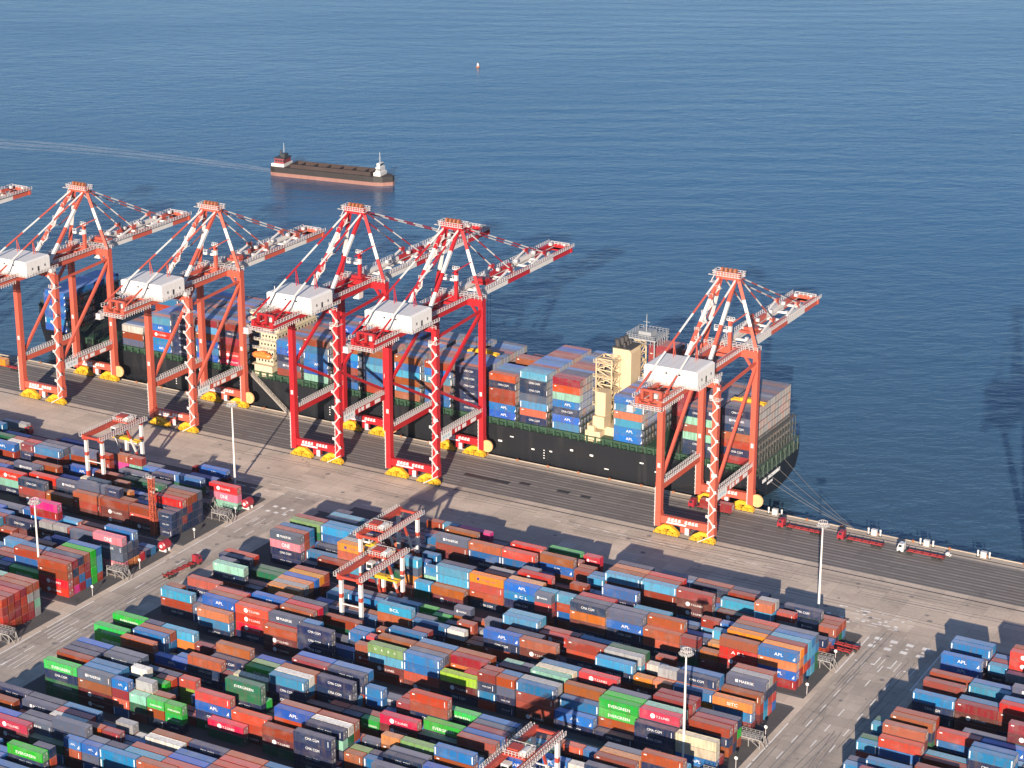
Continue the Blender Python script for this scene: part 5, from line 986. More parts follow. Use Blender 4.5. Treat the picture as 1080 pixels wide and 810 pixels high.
    for x in (-2.0, 2.6): mb.box(x, x + .8, hy0 - .06, hy0 + .1, hz0 + 3.0, hz0 + 3.6)
    for y in (-11.5, -4.5): mb.box(hx1 - .1, hx1 + .06, y, y + .6, hz0 + 1.4, hz0 + 2.3)
    mb.box(hx1 - .1, hx1 + .04, -8.4, -7.4, hz0 + .1, hz0 + 2.2)
    mb.build('house_vent', dark, hs)
    mb = MB()
    for i in range(1, 7): x = hx0 + i * 2.7; mb.box(x - .04, x + .04, hy0 - .025, hy0, hz0 + .1, hz1 - .6)
    for i in range(1, 5): y = hy0 + i * 2.64; mb.box(hx1, hx1 + .025, y - .04, y + .04, hz0 + .1, hz1 - .6)
    for i in range(1, 7): x = hx0 + i * 2.7; mb.box(x - .05, x + .05, hy0 + .3, hy1 - .3, hz1, hz1 + .03)
    mb.box(-8.2, -7.2, hy0 - .03, hy0, hz0 + .1, hz0 + 2.1); mb.box(6.2, 7.3, hy0 - .03, hy0, hz0 + 1.2, hz0 + 2.0); mb.build('panel_seam', steel('seam_grey', (.42, .40, .38), .6, .2), hs)
    mb = MB()
    mb.box(hx0 - 1.2, hx1 + 1.2, hy0 - 1.3, hy0 - .15, hz0 - .45, hz0 - .35); mb.rail((hx0 - 1.2, hy0 - 1.3, hz0 - .35), (hx1 + 1.2, hy0 - 1.3, hz0 - .35), 1.2, 1.6, 0, .14)
    mb.box(hx1 + .15, hx1 + 1.3, hy0, hy1 + 3, hz0 - .45, hz0 - .35); mb.rail((hx1 + 1.3, hy0, hz0 - .35), (hx1 + 1.3, hy1 + 3, hz0 - .35), 1.2, 1.6, 0, .14)
    mb.box(hx1 - .5, hx1 + 2.2, -3.2, -.8, hz1 - 6.5, hz1 - 5.2) if kind == 'A' else None
    mb.build('house_walkway', railw, hs)
    # tail platform with winches and frames
    mb = MB()
    for k in range(5): y = y0 + 1 + k * 3.4; mb.box(-bx - .3, bx + .3, y - .35, y + .35, zb - .1, zb + .9)
    for x in (-3.2, 0, 3.2): mb.box(x - .4, x + .4, y0 + .5, y0 + 14, zb + .9, zb + 1.5); mb.box(x - .45, x + .45, y0 + 2, y0 + 3, zb + .9, zb + 4.8); mb.box(x - .4, x + .4, y0 + 7, y0 + 7.9, zb + .9, zb + 3.9)
    mb.beam((-3.2, y0 + 2.5, zb + 4.6), (3.2, y0 + 2.5, zb + 4.6), .7); mb.beam((-3.2, y0 + 2.5, zb + 4.6), (-3.2, y0 + 8, zb + 1.4), .4); mb.beam((3.2, y0 + 2.5, zb + 4.6), (3.2, y0 + 8, zb + 1.4), .4)
    tl = mb.build('tail_frame', red_d, root)
    mb = MB(); mb.box(-bx - 1.6, bx + 1.6, y0 - 1.6, y0 - .2, zb - .3, zb - .2)
    for p, q in (((-bx - 1.6, y0 - 1.6), (bx + 1.6, y0 - 1.6)), ((-bx - 1.6, y0 - 1.6), (-bx - 1.6, y0 + 14)), ((bx + 1.6, y0 - 1.6), (bx + 1.6, y0 + 14))): mb.rail((*p, zb - .2), (*q, zb - .2), 1.3, 1.2, 0, .16)
    mb.box(-bx - 2.2, -bx + .2, y0 - 3.0, y0 - .6, zb - 1.6, zb - 1.4); mb.box(-bx - 2, -bx, y0 - 2.8, y0 - .8, zb - 1.5, zb + .5); mb.box(-1.5, 1.2, y0 + 4.2, y0 + 6.2, zb + 1.5, zb + 3.0)
    for p in (-4, -1.4, 1.8, 4): mb.box(p - .4, p + .4, y0 + 9, y0 + 10, zb + 1.5, zb + 2.5)
    mb.build('tail_walkway', railw, tl)
    # cable reel by the seaward right leg
    mb = MB(); mb.tube((12.2, G - .9, 5.0), (12.2, G - .3, 5.0), 2.3, 2.3, 20); mb.tube((12.2, G - 1.0, 5.0), (12.2, G - .2, 5.0), .6, .6, 10)
    for k in range(8): t = k * math.pi / 4; mb.beam((12.2, G - .95, 5), (12.2 + 2.2 * math.cos(t), G - .95, 5 + 2.2 * math.sin(t)), .14)
    mb.build('cable_reel', steel('reel_paint', (.62, .36, .16), .5, .35), root)
    # trolley, operator cab, ropes, spreader
    mb = MB(); mb.box(-bx + .7, bx - .7, trolley - 3, trolley + 3, zb + zh - .3, zb + zh + .5); mb.box(-2.2, 2.2, trolley - 2, trolley + 1, zb + zh + .5, zb + zh + 1.6); tr = mb.build('trolley', red_d, root)
    mb = MB(); mb.prism([(trolley - 6.2, zb - 3), (trolley - 3.6, zb - 3), (trolley - 3.2, zb - .4), (trolley - 6.2, zb - .4)], 1.2, 3.8, axis='x'); mb.build('operator_cab', white, tr)
    if spread:
        mb = MB()
        for x in (-2.4, 2.4):
            for y in (-1, 1): mb.beam((x, trolley + y, spread + 1.6), (x, trolley + y, zb + .5), .09)
        mb.build('hoist_rope', dark, tr)
        mb = MB(); mb.box(-2.8, 2.8, trolley - 1.1, trolley + 1.1, spread + .7, spread + 1.6)
        for y in (-.8, .8): mb.box(-6.0, 6.0, trolley + y - .2, trolley + y + .2, spread + .2, spread + .8)
        for x in (-5.9, 5.9): mb.box(x - .35, x + .35, trolley - 1.25, trolley + 1.25, spread, spread + .7)
        mb.build('spreader', yellow, tr)
    return root
ORR = ('orange_red_crane_paint', (.45, .082, .050)); RED = ('red_crane_paint', (.38, .011, .016))
sts_crane(-276.7, ORR, 'A', 1.0, 708.5, 'orange-red quay crane standing alone over the stern of the ship', 50, 33)
sts_crane(-383.6, RED, 'B', 1.035, 719.0, 'bright red quay crane beside the beige funnel gap, right one of the red pair', 50, 33.5)
sts_crane(-424.8, RED, 'B', 1.04, 726.0, 'bright red quay crane in front of the ship bridge, left one of the red pair', 30)
sts_crane(-490.6, ORR, 'A', .95, 705.0, 'orange-red quay crane between the bow crane and the red pair', 44)
sts_crane(-555.0, ORR, 'A', .945, 700.0, 'orange-red quay crane over the bow at the left end of the ship', 40)
sts_crane(-144.5, ORR, 'A', 1.0, 708.5, 'quay crane past the right edge of the photo, known by its shadow on the water', 40)
sts_crane(-641.5, ORR, 'A', .95, 699.2, 'quay crane left of the bow with only its red and white boom tip in view', 40)

# ------------------------------------------------------------------ yard gantry cranes
def rtg(x0, y0, w, span, label, tpos, spread_z, H=20.2, tone=0):
    root = empty('yard_gantry_crane', (x0, y0, 0), label, 'gantry crane', 'rubber tyred yard gantries')
    red = steel('gantry_red_paint', (.37, .050, .030), .5, .3)
    mats = [white, red]
    for ly in (0, span):
        for lx in (0, w):
            mb = MB(); mb.banded((lx, ly, 1.6), (lx, ly, H - 1.2), .95, 1.15, ((0, .27, 1), (.27, .60, 0), (.60, .68, 1), (.68, .93, 0), (.93, 1, 1)))
            mb.build('leg', mats, root)
            mb = MB()
            for k in (-.95, .95): mb.tube((lx + k, ly - .35, .75), (lx + k, ly + .35, .75), .75, .75, 12)
            mb.build('wheel', rubber, root)
        mb = MB(); mb.box(-1.4, w + 1.4, ly - .5, ly + .5, 1.3, 2.2); mb.build('sill_beam', red, root)
        mb = MB(); mb.beam((0, ly, H * .5), (w, ly, H * .5), .3, .3); mb.build('tie_bar', white, root)
    for lx in (0, w):
        mb = MB(); mb.box(lx - .55, lx + .55, -1.6, span + 1.6, H - 1.6, H); gb = mb.build('girder', red, root)
        mb = MB(); o = -1.1 if lx == 0 else 1.1
        mb.box(lx + o - .5, lx + o + .5, -1.6, span + 1.6, H - .9, H - .8); 
        for q in (-.5, .5): mb.rail((lx + o + q, -1.6, H - .8), (lx + o + q, span + 1.6, H - .8), 1.3, 1.2, 0, .13)
        mb.build('handrail', railw, gb)
    mb = MB(); mb.box(0, w, -1.4, -.6, H - 1.2, H - .5); mb.box(0, w, span + .6, span + 1.4, H - 1.2, H - .5); mb.build('end_tie', red, root)
    mb = MB(); mb.banded((0, span - .6, 2.2), (0, span - 8, H - 1.6), .6, .6, ((0, .4, 1), (.4, .75, 0), (.75, 1, 1))); mb.banded((w, span - .6, 2.2), (w, span - 8, H - 1.6), .6, .6, ((0, .4, 1), (.4, .75, 0), (.75, 1, 1))); mb.build('leg_brace', mats, root)
    mb = MB(); mb.box(w + .6, w + 2.2, span - 5, span - .5, 2.2, 5.0); mb.box(1.2, w - 1.2, span + .6, span + 2.2, 1.6, 4.2); mb.build('power_house', white, root)
    # trolley
    y = tpos
    mb = MB(); mb.box(.2, w - .2, y - 2.6, y + 2.6, H + .1, H + .5, 1); mb.box(1.1, 4.2, y - 1.8, y + 1.4, H + .5, H + 2.0, 1); mb.tube((4.9, y - 1.8, H + 1.2), (4.9, y + 1.8, H + 1.2), .6, .6, 10, 0)
    mb.box(w - 1.6, w - .5, y - 1.8, y + 1.2, H + .5, H + 2.2, 0); tr = mb.build('trolley', mats, root)
    mb = MB()
    for p, q in (((0, y - 2.7), (w, y - 2.7)), ((0, y + 2.7), (w, y + 2.7)), ((0, y - 2.7), (0, y + 2.7)), ((w, y - 2.7), (w, y + 2.7))): mb.rail((*p, H + .5), (*q, H + .5), 1.3, .9, 0, .13)
    mb.build('handrail', railw, tr)
    mb = MB(); mb.box(.9, 3.0, y - 4.6, y - 2.4, H - 3.6, H - 1.2); mb.build('operator_cab', white, tr)
    mb = MB(); mb.box(1.1, 2.8, y - 4.66, y - 4.58, H - 3.0, H - 1.8); mb.box(2.98, 3.05, y - 4.3, y - 2.7, H - 3.0, H - 1.8); mb.build('cab_window', glass, tr)
    mb = MB()
    for xx in (w / 2 - 1.8, w / 2 + 1.8):
        for q in (-.9, .9): mb.beam((xx, y + q, spread_z + 1.2), (xx, y + q, H), .08)
    mb.build('hoist_rope', dark, tr)
    mb = MB(); c = w / 2
    mb.box(c - 2.4, c + 2.4, y - 1.0, y + 1.0, spread_z + .6, spread_z + 1.3)
    for q in (-.8, .8): mb.box(c - 5.9, c + 5.9, y + q - .18, y + q + .18, spread_z + .2, spread_z + .7)
    for xx in (c - 5.8, c + 5.8): mb.box(xx - .3, xx + .3, y - 1.2, y + 1.2, spread_z, spread_z + .6)
    mb.build('spreader', yellow, tr)
rtg(-335.7, 491, 7.0, 23.2, 'yard gantry crane among the central stacks, nearer of the touching pair', 17, 12.4)
rtg(-347.8, 520, 7.2, 22.2, 'yard gantry crane among the central stacks, farther one beside the yellow-orange container', 5, 13.5)
rtg(-480.0, 546, 7.1, 21.6, 'yard gantry crane beyond the left road near the bow crane', 17, 13.0)
rtg(-238.6, 411.5, 7.0, 23.0, 'yard gantry crane cut off by the bottom edge of the photo', 9, 13.0)

# ------------------------------------------------------------------ light masts, lattice mast
def light_mast(x, y, h, label):
    root = empty('light_mast', (x, y, 0), label, 'light mast', 'tall light masts')
    mb = MB(); mb.box(-1, 1, -1, 1, 0, .9); mb.build('base', concrete, root)
    mb = MB(); mb.tube((0, 0, .5), (0, 0, h), .42, .22, 12); mb.build('pole', white, root)
    mb = MB(); n = 14
    for k in range(n):
        a, b = 2 * math.pi * k / n, 2 * math.pi * (k + 1) / n
        for z in (h - .2, h + .9): mb.beam((1.45 * math.cos(a), 1.45 * math.sin(a), z), (1.45 * math.cos(b), 1.45 * math.sin(b), z), .13)
        if k % 2 == 0: mb.beam((0, 0, h), (1.45 * math.cos(a), 1.45 * math.sin(a), h - .2), .14)
        mb.beam((1.45 * math.cos(a), 1.45 * math.sin(a), h - .2), (1.45 * math.cos(a), 1.45 * math.sin(a), h + .9), .1)
    mb.build('crown_ring', railw, root)
    for k in range(12):
        a = 2 * math.pi * (k + .5) / 12; c, s = math.cos(a), math.sin(a); m2 = MB()
        m2.beam((1.4 * c, 1.4 * s, h + .1), (1.95 * c, 1.95 * s, h - .3), .6, .42); m2.build('floodlight', steel('floodlight_casing', (.30, .29, .285), .4, .1), root)
light_mast(-214.1, 570.5, 32.0, 'tall white light mast by the quay apron beside the right road')
light_mast(-434.6, 571, 31.2, 'tall white light mast on the apron at the end of the left road')
light_mast(-436.7, 470.9, 29.6, 'tall white light mast in the lane beside the red stack at left')
light_mast(-212.5, 470.2, 32.5, 'tall white light mast among the stacks beside the lower right road')
root = empty('lattice_mast', (-432.5, 522.6, 0), 'slim red lattice mast at the left lane end beside navy containers', 'mast')
mb = MB(); lattice(mb, -.7, .7, -.7, .7, 0, 21, 1.5, .26); mb.build('lattice', steel('mast_red_paint', (.36, .07, .035), .5, .2), root)
mb = MB(); mb.box(-1.1, 1.1, -1.1, 1.1, 20.9, 21.1); mb.rail((-1.1, -1.1, 21.1), (1.1, -1.1, 21.1), 1.2, .8); mb.box(-.9, .9, -.3, .3, 15.4, 16.2); mb.build('top_platform', railw, root)

# ------------------------------------------------------------------ trucks
def truck(loc, rz, label, cabc, trail=True, cab=True, back=True):
    root = empty('port_truck' if cab else 'container_trailer', loc, label, 'truck' if cab else 'trailer', 'port trucks and trailers', rz)   # nose towards -x
    tr = steel('trailer_red_paint', (.27, .025, .024), .5, .35)
    def wheels(par, xs, r=.52):
        for x in xs:
            for s in (-1, 1):
                m2 = MB(); m2.tube((x, s * .75, r), (x, s * 1.2, r), r, r, 12); m2.build('wheel', rubber, par)
    if cab:
        mb = MB(); mb.prism([(-7.9, .7), (-5.7, .7), (-5.7, 3.3), (-7.4, 3.35), (-7.8, 2.1), (-7.95, 1.9)], -1.2, 1.2); mb.box(-5.9, -5.6, -1.1, 1.1, 2.9, 3.6)
        c = mb.build('cab', cabc, root)
        mb = MB(); mb.quad([(-7.83, -1.05, 2.15), (-7.83, 1.05, 2.15), (-7.46, 1.0, 3.2), (-7.46, -1.0, 3.2)]); 
        for s in (-1, 1): mb.quad([(-7.5, s * 1.215, 2.15), (-6.3, s * 1.215, 2.15), (-6.3, s * 1.215, 3.05), (-7.25, s * 1.215, 3.05)])
        mb.build('window', glass, c)
        mb = MB(); mb.box(-7.9, -3.0, -.5, .5, .6, 1.0); mb.box(-5.5, -4.6, -1.15, -.55, .5, 1.2); mb.box(-5.4, -4.4, .5, 1.15, .5, 1.2); mb.tube((-5.45, .9, 1), (-5.45, .9, 3.4), .1, .1, 6); mb.build('chassis', dark, root)
        wheels(root, (-7.0, -4.2, -3.1))
    mb = MB()
    for s in (-.55, .55): mb.box(-4.6, 8.0, s - .16, s + .16, 1.05, 1.45)
    for x in (-4.4, -2.0, .6, 3.2, 5.6, 7.8): mb.box(x - .2, x + .2, -1.22, 1.22, 1.15, 1.45)
    mb.build('trailer_frame', tr, root)
    if cab is False:
        mb = MB()
        for s in (-.6, .6): mb.beam((-3, s, 0), (-3, s, 1.2), .15)
        mb.build('landing_leg', dark, root)
    wheels(root, (4.6, 5.9, 7.2))
    mb = MB()
    for x in (-4.3, 7.8):
        for s in (-1.2, 1.2): mb.box(x - .12, x + .12, s - .1, s + .1, 1.4, 1.75)
    mb.build('guide_post', steel('guide_black', (.05, .03, .03), .6, .2), root)
    return root
cab_red = steel('cab_red_paint', (.28, .02, .03), .35, .15); cab_white = steel('cab_white_paint', (.55, .54, .53), .35, .1); cab_or = steel('cab_orange_paint', (.42, .10, .02), .35, .1)
truck((-245.7, 633.2, 0), 0, 'red truck with empty trailer on the quay, nearest the ship stern', cab_red)
truck((-224.2, 633.4, 0), 0, 'red truck with empty trailer on the quay below the mooring ropes', cab_red)
truck((-203.3, 633.6, 0), 0, 'white truck with empty red trailer on the quay', cab_white)
truck((-279.4, 634.4, 0), 0, 'red truck carrying a short red container under the lone crane', cab_red)
put_container('r', 1, (-280.0, 633.2, 1.5), 'short dark-red container on the truck under the lone quay crane', 'containers on trucks', hsh=2)
put_container('r', 1, (-273.8, 633.2, 1.5), 'short dark-red container at the tail of the truck under the lone crane', 'containers on trucks', hsh=3)
truck((-406.2, 504.0, 0), R_(-96), 'red truck with empty trailer on the left road, heading for the quay', cab_red)
truck((-541, 576.2, 0), math.pi, 'red truck under a long light-grey container on the far left apron', cab_red)
put_container('V', 2, (-540.3, 575.0, 1.5), 'light-grey container on a truck on the far left apron', 'containers on trucks', hsh=1)
truck((-447.6, 574.4, 0), 0, 'red truck under a bright blue container by the left apron light mast', cab_red)
put_container('B', 2, (-446.0, 573.2, 1.5), 'bright-blue container on a truck by the left apron light mast', 'containers on trucks', hsh=1)
truck((-509, 570.6, 0), 0, 'red truck under a bright blue container behind the left yard stacks', cab_red)
put_container('B', 2, (-507.4, 569.4, 1.5), 'bright-blue container on a truck behind the left yard stacks', 'containers on trucks', hsh=3)
truck((-596, 631, 0), 0, 'truck with a bright orange container at the far left quay edge', cab_or)
put_container('O', 1, (-597, 629.8, 1.5), 'short orange container on the truck at the far left quay edge', 'containers on trucks', hsh=4, side=False)
truck((-204.6, 553.4, 0), R_(-2), 'empty red trailer parked at the right end of the first stack block', cab_red, cab=False)
truck((-203.4, 556.8, 0), R_(-2), 'empty red trailer parked beside another at the right block end, farther one', cab_red, cab=False)
truck((-402.5, 560.5, 0), R_(-4), 'red truck with orange cab parked by the left road', cab_or, cab=False) if False else None
# orange reach-stacker-like tractor beside the trailers
root = empty('terminal_tractor', (-211.0, 553.6, 0), 'small yellow-orange terminal tractor beside the empty red trailers', 'tractor')
mb = MB(); mb.box(-2.6, 2.6, -1.1, 1.1, .7, 1.5); mb.prism([(-2.4, 1.5), (.2, 1.5), (0, 3.2), (-2.0, 3.2)], -1.05, 1.05); mb.box(.5, 2.4, -.7, .7, 1.5, 2.1); mb.build('body', cab_or, root)
for x in (-1.7, 1.7):
    for s in (-1, 1): mb = MB(); mb.tube((x, s * .8, .6), (x, s * 1.25, .6), .6, .6, 12); mb.build('wheel', rubber, root)
mb = MB(); mb.quad([(-2.36, -.9, 1.8), (-2.36, .9, 1.8), (-2.06, .9, 3.0), (-2.06, -.9, 3.0)]); mb.build('window', glass, root)
def tank(x, y, c, label):                                        # round red fuel tank on saddles
    root = empty('fuel_tank', (x, y, 0), label, 'tank', 'red tanks at the block ends')
    mb = MB(); mb.tube((0, -1.6, 2.1), (0, 1.6, 2.1), 1.6, 1.6, 18); mb.tube((0, -1.9, 2.1), (0, -1.6, 2.1), 1.1, 1.6, 18); mb.build('tank_body', c, root)
    mb = MB(); mb.box(-1.4, 1.4, -1.2, -.8, 0, 1); mb.box(-1.4, 1.4, .8, 1.2, 0, 1); mb.build('saddle', white, root)
    mb = MB(); mb.tube((0, -1.93, 2.1), (0, -1.9, 2.1), .6, .6, 12); mb.build('end_cap', white, root)
tank(-419.6, 557.8, cab_red, 'round red tank at the seaward end of the left road')
tank(-421.6, 514.5, cab_red, 'round red and white tank in the left lane beside the lattice mast')

# ------------------------------------------------------------------ white inspection stands at the block ends
standm = steel('stand_grey_paint', (.24, .225, .215), .6, .25)
def stand(x, y, label, L=6.5, w=3.0):
    root = empty('steel_stand', (x, y, 0), label, 'steel stand', 'white steel stands at the block ends')
    mb = MB(); mb.box(-L, 0, -w / 2, w / 2, 2.5, 2.65)
    for s in (-w / 2, w / 2): mb.beam((-L, s, 2.55), (0, s, 2.55), .25, .35)
    mb.build('deck', standm, root)
    mb = MB()
    for xx in (-L, -L / 2, 0):
        for s in (-w / 2, w / 2): mb.beam((xx, s, 0), (xx, s, 2.5), .22)
    for s in (-w / 2, w / 2): mb.beam((-L / 2, s, 2.4), (0, s, .2), .14); mb.beam((0, s, 2.5), (1.6, s * .6, .1), .16)
    mb.build('post', standm, root)
    mb = MB()
    for s in (-w / 2, w / 2): mb.rail((-L, s, 2.65), (0, s, 2.65), 1.1, 1.3, 0, .13)
    mb.rail((0, -w / 2, 2.65), (0, w / 2, 2.65), 1.1, 1.0, 0, .13); mb.build('handrail', standm, root)
for x, y, lb in ((-197.6, 488.6, 'white steel stand at the right end of the stacks, the lower of two'), (-198.4, 542.4, 'white steel stand at the right end of the stacks, beside the blue stacks'),
                 (-418.4, 490.6, 'white steel stand in front of the pink container stack, left yard'), (-417.8, 545.2, 'white steel stand below the pink and red stack, left yard'),
                 (-429.6, 551.0, 'white steel stand beside navy stacks, left yard, set further back'), (-418.6, 437.6, 'white steel stand at the end of the red stacks by the left edge'),
                 (-197.8, 464.0, 'white steel stand at the right road end, lowest in the photo')): stand(x, y, lb)
def sign(x, y, label):
    root = empty('road_sign', (x, y, 0), label, 'road sign', 'small signs at the lane ends')
    mb = MB(); mb.tube((0, 0, 0), (0, 0, 2.9), .09, .09, 6); mb.build('post', railw, root)
    mb = MB(); mb.tube((0, -.06, 3.2), (0, .06, 3.2), .5, .5, 14); mb.build('sign_disc', white, root)
for x, y, lb in ((-198.6, 523.4, 'round white sign at the corner of the four-high blue and orange stack'), (-198.8, 494.0, 'round white sign at the right end of the orange stack'), (-198.8, 474, 'round white sign beside the cream container stack by the right road'),
                 (-419.4, 527.5, 'round white sign beside the navy stack at the left road'), (-419.2, 498.5, 'round white sign in front of the short red container, left yard'), (-419.0, 474.8, 'round white sign at the green container stack, left road'),
                 (-418.6, 549.5, 'round white sign below the pink and red stack by the left road'), (-199.4, 547.4, 'round white sign by the white stand near the blue stacks')): sign(x, y, lb)
# quay furniture
def bollard(x, y, h, label):
    root = empty('quay_post', (x, y, 0), label, 'quay post', 'posts on the quay edge')
    mb = MB(); mb.tube((0, 0, 0), (0, 0, h * .9), .3, .26, 10); mb.tube((0, 0, h * .8), (0, 0, h), .36, .3, 10); mb.build('post_body', white, root)
    mb = MB(); mb.tube((0, 0, .0), (0, 0, .35), .5, .45, 10); mb.build('base', dark, root)
CABN = ['nearest the ship stern', 'below the mooring ropes', 'beside the white truck', 'nearest the right edge of the photo']
for (xa, xb, y), w in zip(((-261.1, -256.3, 642.6), (-224.8, -220.6, 642.4), (-206.6, -202.2, 642.4), (-186.9, -183.0, 642.4)), CABN):
    bollard(xa, y, 2.4, 'white post left of the quay cabinet ' + w); bollard(xb, y, 2.4, 'white post right of the quay cabinet ' + w)
    root = empty('quay_cabinet', ((xa + xb) / 2, y, 0), 'white power cabinet on the quay edge ' + w, 'cabinet', 'white cabinets on the quay edge')
    mb = MB(); mb.box(-.9, .9, -.6, .6, .15, 2.1); mb.box(-1, 1, -.7, .7, 2.1, 2.2); mb.build('body', white, root)
    mb = MB(); mb.box(-.8, -.05, -.63, -.6, .3, 1.95); mb.box(.05, .8, -.63, -.6, .3, 1.95); mb.build('door', railw, root)
rustm = steel('rusty_iron', (.30, .11, .045), .8, .4)
for i in range(44):
    x = -600 + i * 12.6
    o = bpy.data.objects.new('mooring_bollard', bpy.data.meshes['mooring_bollard_mesh']) if i else None
    if o is None:
        mb = MB(); mb.tube((0, 0, 0), (0, 0, .7), .34, .28, 10); mb.tube((0, 0, .6), (0, 0, .85), .5, .45, 10)
        o = mb.build('mooring_bollard', rustm); o.data.name = 'mooring_bollard_mesh'
    else: COL.objects.link(o)
    o.location = (x, 643.2, .0)
    tag(o, 'rusty iron mooring bollard on the quay edge in a long row', 'bollard', 'mooring bollards along the quay')
mb = MB(); mb.box(-1.1, 1.1, -.5, .5, .25, .7); mb.box(-.5, .4, -.45, .45, .7, 1.25); mb.tube((-.7, -.5, .3), (-.7, .5, .3), .28, .28, 8); mb.tube((.7, -.5, .3), (.7, .5, .3), .28, .28, 8)
o = mb.build('service_buggy', white); o.location = (-195.6, 638.3, 0); tag(o, 'tiny white service buggy on the quay right of the white truck', 'buggy')
mb = MB()
for i in range(60):
    x = -280 + i * 5.2; mb.box(x, x + 1.6, QUAY_Y + .02, QUAY_Y + .5, -3.4, -.4)
tag(mb.build('fenders', rubber), 'black rubber fenders along the quay wall above the water', 'fender', None, 'stuff')

# ------------------------------------------------------------------ barge under way, wake, buoy
barge = empty('cargo_barge', (-671.5, 985.0, WATER_Z), 'long low black cargo barge under way with a dark red stern house', 'barge', None, R_(7.0)); barge.scale = (1, 1, 1.25)
Lb = 37.5
mb = MB(); hb = [(-37, 5.5), (-34, 6.4), (28, 6.4), (33, 5.0), (37.5, 1.2)]
def ring(z, k=1.0): return [(x, -b * k, z) for x, b in hb] + [(x, b * k, z) for x, b in reversed(hb)]
r0, r1, r2 = ring(-.4, .94), ring(1.7), ring(4.2)
for a, b, mi in ((r0, r1, 1), (r1, r2, 0)):
    n = len(mb.v); mb.v += a + b; k = len(a)
    for i in range(k): j = (i + 1) % k; mb.f.append((n + i, n + j, n + k + j, n + k + i)); mb.m.append(mi)
mb.quad([(x, y, 4.2) for x, y, _ in r2], 2)
mb.build('hull', [steel('barge_black', (.020, .015, .014), .6, .4), steel('boot_top_pink', (.25, .125, .10), .6, .35), steel('barge_deck_brown', (.035, .024, .022), .8, .4)], barge)
mb = MB()
for y in (-4.9, 4.6): mb.box(-25, 26, y, y + .35, 4.2, 5.9)
mb.box(-25, -24.6, -4.9, 4.9, 4.2, 5.9); mb.box(25.6, 26, -4.9, 4.9, 4.2, 5.9)
for i in range(6): mb.box(-20 + i * 8, -19.5 + i * 8, -4.6, 4.6, 4.9, 5.5)
mb.build('hold_coaming', steel('hold_rust', (.035, .020, .018), .8, .4), barge)
mb = MB(); mb.box(27.2, 31.4, -4.2, 4.2, 3.5, 5.8); mb.box(28, 30.8, -3.2, 3.2, 5.8, 8.0); mb.box(28.4, 30.4, -2.4, 2.4, 8.0, 9.7)
wh = mb.build('wheelhouse', white, barge)
mb = MB(); mb.box(-36.5, -28.5, -5.2, 5.2, 3.5, 5.6)
dh = mb.build('deckhouse', white, barge); mb = MB(); mb.box(-35, -29, -4.2, 4.2, 5.6, 7.8); mb.build('upper_house', steel('dull_red_paint', (.20, .03, .035), .6, .3), dh)
mb = MB(); mb.box(-35.4, -28.4, -4.6, 4.6, 7.8, 8.1); mb.box(-32, -29.4, -2.2, 2.2, 8.1, 9.6); mb.build('roof', dark, dh)
mb = MB()
for i in range(4): mb.box(-34.4 + i * 1.6, -33.4 + i * 1.6, -4.26, -4.18, 6.4, 7.2); mb.box(28 + i * .8, 28.5 + i * .8, -3.26, -3.18, 6.6, 7.4)
mb.box(30.38, 30.46, -2.2, 2.2, 8.6, 9.4); mb.build('window', glass, dh)
mb = MB(); mb.tube((-31, 0, 10), (-31, 0, 14.5), .12, .07, 6); mb.tube((29.3, 0, 9), (29.3, 0, 14.5), .15, .08, 6); mb.beam((29.3, -1.4, 12), (29.3, 1.4, 12), .14); mb.build('mast', white, barge)
mb = MB(); mb.tube((-34, 2, 8.0), (-34, 2, 10.4), .7, .6, 10); mb.build('funnel', dark, barge)
foam = bpy.data.materials.new('wake_foam'); foam.use_nodes = True; nt = foam.node_tree; b = nt.nodes['Principled BSDF']
b.inputs['Base Color'].default_value = (.40, .50, .60, 1); b.inputs['Roughness'].default_value = .6
nz = noise(nt, pos_scaled(nt, .035, .22, 1), 1.0, 5, .7)
mx = nt.nodes.new('ShaderNodeMixShader'); tp = nt.nodes.new('ShaderNodeBsdfTransparent')
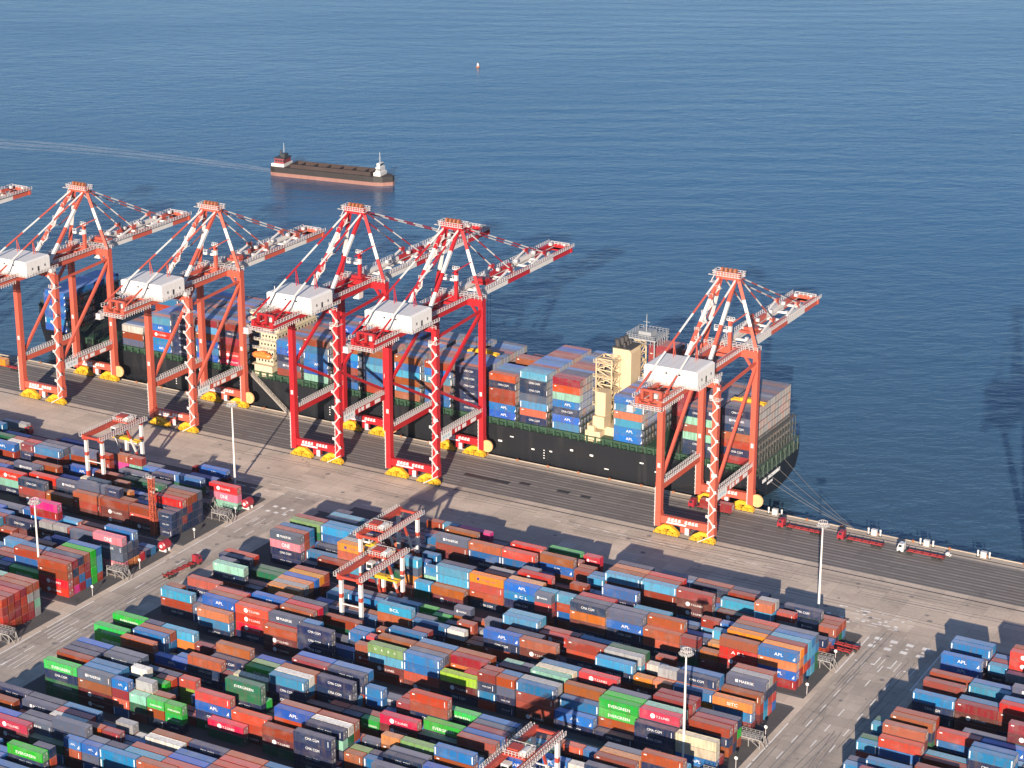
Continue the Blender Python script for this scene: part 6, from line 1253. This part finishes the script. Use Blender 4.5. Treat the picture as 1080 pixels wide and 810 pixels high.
nt.links.new(ramp(nt, nz, .30, .75, (.06, .06, .06), (.72, .72, .72)), mx.inputs[0]); nt.links.new(tp.outputs[0], mx.inputs[1]); nt.links.new(b.outputs[0], mx.inputs[2]); nt.links.new(mx.outputs[0], nt.nodes['Material Output'].inputs[0])
mb = MB(); pth = [Vector(v) for v in ((-707, 983.5, WATER_Z + .06), (-740, 983.4, WATER_Z + .06), (-785, 980, WATER_Z + .06), (-820, 976, WATER_Z + .06), (-860, 969, WATER_Z + .06), (-930, 952, WATER_Z + .06))]
for off, wa, wb in ((2.8, 1.2, 2.4), (-3.0, 1.0, 2.0), (0, 1.6, 4.0)):
    for i, (p, q) in enumerate(zip(pth, pth[1:])):
        w0 = wa + (wb - wa) * i / 5; w1 = wa + (wb - wa) * (i + 1) / 5; o0 = Vector((0, off * (1 + .5 * i), .01 * off)); o1 = Vector((0, off * (1 + .5 * (i + 1)), .01 * off))
        mb.quad([p + o0 - Vector((0, w0, 0)), p + o0 + Vector((0, w0, 0)), q + o1 + Vector((0, w1, 0)), q + o1 - Vector((0, w1, 0))])
for s in (-1, 1):
    a = Vector((-632, 986.5 + 1 * s, WATER_Z + .06)); e = a + Vector((-9, 5.5 * s, 0)); mb.quad([a, a + Vector((-2, 2.2 * s, 0)), e + Vector((0, 1.2 * s, 0)), e])
tag(mb.build('wake', foam), 'thin white wake trailing behind the cargo barge', 'wake', None, 'stuff')
buoy = empty('marker_buoy', (-769.7, 1314, WATER_Z), 'small white-topped marker buoy alone on the open sea', 'buoy'); buoy.scale = (.62, .62, .62)
mb = MB(); mb.tube((0, 0, -.4), (0, 0, 1.2), 2.2, 2.2, 16); mb.tube((0, 0, 1.2), (0, 0, 1.7), 2.2, 1.0, 16); mb.build('float_body', rustm, buoy)
mb = MB(); mb.tube((0, 0, 1.6), (0, 0, 4.4), 1.3, .9, 12); mb.tube((0, 0, 4.4), (0, 0, 5.4), .3, .3, 8); mb.build('tower', white, buoy)
mb = MB(); mb.tube((0, 0, 5.4), (0, 0, 6.6), .6, .6, 10); mb.build('lantern', dark, buoy)
